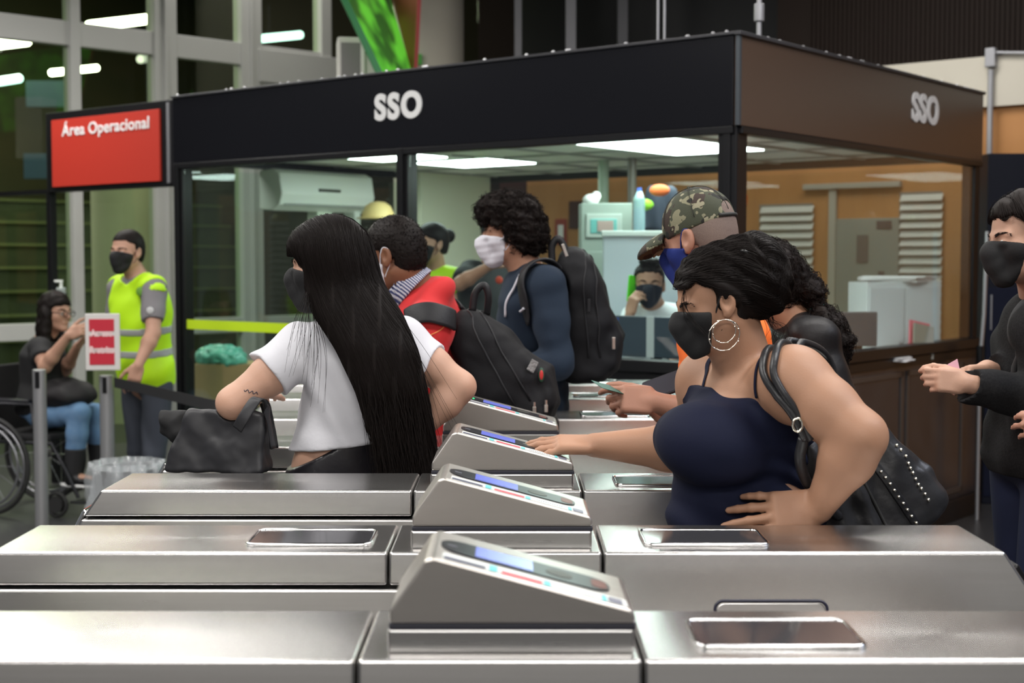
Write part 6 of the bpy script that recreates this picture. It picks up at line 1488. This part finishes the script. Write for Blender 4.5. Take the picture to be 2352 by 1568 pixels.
# wheelchair
wc0 = Vector(J['P'].tolist()); wc0.z = 0
wch = empty('wheelchair', tuple(wc0), math.atan2(fs[1], fs[0]), 'black wheelchair with a grey-rimmed large wheel at the left edge', 'wheelchair')
zst = J['P'][2]-.14; tyre = mat('tyre', (.02, .02, .02), .7); rim = mat('wheel_rim', (.30, .30, .32), .3, .8); fr_ = mat('chair_frame', (.03, .03, .035), .35, .4); seatm = mat('chair_cloth', (.014, .014, .015), .8)
for s_ in (-1, 1):
    y = .29*s_; cx = -.18; R0 = .30
    q = MB().tube([(cx+R0*math.cos(a), y, R0+.012+R0*math.sin(a)) for a in np.linspace(0, 2*math.pi, 48, endpoint=False)], .014, 8, closed=True).build('wheel', tyre, wch, smooth=True)
    m_ = MB().tube([(cx+.272*math.cos(a), y, R0+.012+.272*math.sin(a)) for a in np.linspace(0, 2*math.pi, 48, endpoint=False)], .009, 8, closed=True)
    m_.tube([(cx+.25*math.cos(a), y+.03*s_, R0+.012+.25*math.sin(a)) for a in np.linspace(0, 2*math.pi, 48, endpoint=False)], .008, 8, closed=True)
    for k in range(12): a = k*math.pi/6; m_.cyl((cx+.03*math.cos(a), y, R0+.012+.03*math.sin(a)), (cx+.272*math.cos(a), y, R0+.012+.272*math.sin(a)), .0025, n=6)
    m_.cyl((cx, y-.03, R0+.012), (cx, y+.03, R0+.012), .035, n=16); m_.build('rim', rim, q, smooth='auto')
    f_ = MB().tube(catmull([(-.24, .22*s_, .95), (-.21, .22*s_, zst), (-.2, .22*s_, .14)], 4), .012, 8).tube([(-.21, .22*s_, zst-.02), (.24, .22*s_, zst-.02), (.32, .2*s_, .3), (.40, .18*s_, .12)], .012, 8).tube([(-.22, .25*s_, zst+.22), (.12, .25*s_, zst+.22), (.15, .25*s_, zst-.02)], .011, 8); f_.box((-.18, .23*s_-.025, zst+.225), (.10, .23*s_+.045, zst+.25), .008)
    f_.build('side_frame', fr_, wch, smooth='auto')
    q = MB().tube([(.27+.07*math.cos(a), .22*s_, .082+.07*math.sin(a)) for a in np.linspace(0, 2*math.pi, 24, endpoint=False)], .012, 8, closed=True).cyl((.27, .20*s_, .08), (.27, .24*s_, .08), .05, n=16).build('caster', tyre, wch, smooth='auto')
    MB().box((.34, .02 if s_ > 0 else -.19, .085), (.52, .19 if s_ > 0 else -.02, .10), .006).build('footrest', fr_, wch)
MB().box((-.22, -.21, zst-.01), (.22, .21, zst+.03), .012).build('seat', seatm, wch); MB().box((-.25, -.21, zst), (-.22, .21, .92), .01).build('backrest', seatm, wch)
# ------------------------------------------------------------------ people inside the booth
RHq = frame((.02, 0, 1), (-.12, -1, -.12)); fq = A([-.15, -1, 0])
Jq = dict(P=at(1510, 945, 7.72), N=at(1503, 706, 7.66), H=at(1491, 655, 7.6), SR=at(1456, 729, 7.66), SL=at(1550, 727, 7.66), ER=at(1425, 790, 7.5), WR=at(1447, 722, 7.46), EL=at(1575, 800, 7.56), WL=at(1540, 838, 7.42),
          HR=at(1478, 950, 7.7), HL=at(1542, 950, 7.7), KR=at(1475, 965, 7.42), KL=at(1545, 965, 7.42), AR=(.72, 7.45, .30), AL=(.88, 7.45, .30))
oq = human('man in a white shirt and black mask inside the booth, phone at his ear', Jq, fq, RHq, sk6, False, .006, .95, .95, 1.0, .98, hands={'R': dict(d=A([.25, -.05, 1]), n=A([-.8, -.6, .1]), thumb=-1, curl=.7, topen=.4), 'L': dict(n=A([0, 0, 1]), d=A([-.6, -.7, 0]))})
shirt(oq, mat('white_shirt', (.72, .76, .80), .8), .014, 1.8, hem=.0, h=.008, name='shirt', sl_off=.014, neckr=.06)
part(oq, 'trousers', It(U(.03, Of(oq.torso[0], .008), *[K(.03, Of(U(.02, *oq.legs[c]), .014)) for c in 'LR']), hs(oq.J['P']+oq.up*.04, oq.up)), mat('dark_trousers', (.015, .017, .025), .8), .01)
face_mask(oq, mat('mask_navy', (.010, .014, .028), .8), .005, bulge=.010, back=.02)
n_ = Dp(U(.02, scalp(oq, .008, front=.050, low=-.01, nape=-.05, fringe=.090, temple=.045), ell(oq.w(0, .050, .128), (.06, .045, .025), RHq)), lambda P: .003*vnoise(P, 160)+.002*np.sin(P[:, 0]*180)); hair_base(oq, n_, .005, hairm, name='short_hair')
ph = empty('mobile_phone', tuple(oq.w(.086, .022, -.02)), label='bright green mobile phone at the ear of the man in the booth', cat='phone'); ph.rotation_euler = (0, .12, math.radians(40))
MB().prism(rrect(-.037, .037, -.070, .070, .008), -.005, .005, .001).build('phone_case', mat('case_green', (.12, .85, .02), .5), ph)
MB().prism(rrect(-.027, .027, -.060, .060, .006), .005, .0058).build('screen', blackm, ph)
stl = empty('stool', (oq.J['P'][0], oq.J['P'][1]+.0, 0), label='high stool under the man in the booth', cat='stool'); zp_ = oq.J['P'][2]-.12
MB().cyl((0, 0, zp_-.05), (0, 0, zp_), .18, n=28, bev=.01).build('seat', seatm, stl, smooth='auto'); MB().cyl((0, 0, .03), (0, 0, zp_-.05), .025, n=14).lathe([(0, .05), (.05, .05), (.22, .02), (.22, 0), (0, 0)], 24).build('stem', blackm, stl, smooth='auto')
# woman with a bun in a lime vest
RHu = frame((0, 0, 1), (-.75, -.65, -.12)); fu = A([-.6, -.8, 0])
Ju = dict(P=at(1012, 870, 8.7), N=at(1003, 622, 8.65), H=at(990, 562, 8.6))
for c, s_ in (('L', 1), ('R', -1)):
    lf = np.cross([0, 0, 1], nrm(fu)); Ju['S'+c] = A(Ju['N'])+lf*.16*s_-A([0, 0, .05]); Ju['E'+c] = Ju['S'+c]+lf*.05*s_-A([0, 0, .27]); Ju['W'+c] = Ju['E'+c]+nrm(fu)*.12-A([0, 0, .20])
ou = human('woman with a bun in a bright lime vest and black mask inside the booth', Ju, fu, RHu, sk6, True, .008, hands={'L': {}, 'R': {}})
shirt(ou, lime, .022, .3, hem=-.02, h=.009, name='reflective_vest'); trousers(ou, mat('slate_trousers', (.04, .046, .062)), top=.05, h=.013); shoes(ou, blackm); face_mask(ou, maskb, .006, bulge=.01, back=.02)
hair_base(ou, U(.02, scalp(ou, .010, front=.06, low=-.02, nape=-.05), K(.01, sp(ou.w(0, -.13, .055), .045))), .007, hairm)
# person in a black polo with a raised arm
RHv = frame((0, 0, 1), (.3, -.95, -.1)); fv = A([.3, -.95, 0])
Jv = dict(P=at(1125, 890, 8.3), N=at(1128, 610, 8.3), H=at(1140, 545, 8.25), SR=at(1083, 625, 8.28), SL=at(1170, 620, 8.34), ER=at(1055, 652, 8.05), WR=at(1122, 612, 7.98), EL=at(1185, 740, 8.3), WL=at(1160, 800, 8.15))
ov = human('person in a black polo with a raised forearm inside the booth, behind the white mask', Jv, fv, RHv, sk5, False, .008, hands={'R': dict(d=A([.9, -.1, .3]), n=A([0, 0, 1]), thumb=-1, curl=.3), 'L': {}})
shirt(ov, mat('polo_black', (.022, .024, .026), .85), .014, .75, hem=-.02, h=.009, name='polo_shirt', sl_off=.02); trousers(ov, mat('slate_trousers', (.04, .046, .062)), top=.05, h=.013); shoes(ov, blackm); face_mask(ov, maskb, .007)
p_ = onto(Of(U(.02, *ov.torso), .016), [at(1160, 630, 8.0)], .001)[0]; q = MB().sphere((0, 0, 0), .022, 10, (1, .3, 1)).build('red_emblem', mat('emblem_red', (.5, .05, .02), .6), smooth=True); q.location = p_; q.parent = ov.ob; q.matrix_parent_inverse = PM(ov.ob).inverted()
hair_base(ov, scalp(ov, .008), .008, hairm, name='short_hair')
# hat shape added below the air conditioner for a small yellow reflection
hh = empty('hat_reflection', tuple(at(868, 500, 9.9)), label='pale yellow hat shape added for a reflection, above the man in red', cat='helmet')
MB().lathe([(.0, .115), (.05, .108), (.09, .08), (.112, .03), (.115, 0)], 24).build('shell', mat('hat_yellow', (.70, .52, .22), .5), hh, smooth=True); MB().lathe([(.112, 0), (.15, -.006), (.15, -.002), (.112, .006)], 24).build('brim', mat('hat_yellow', (.70, .52, .22)), hh, smooth=True)
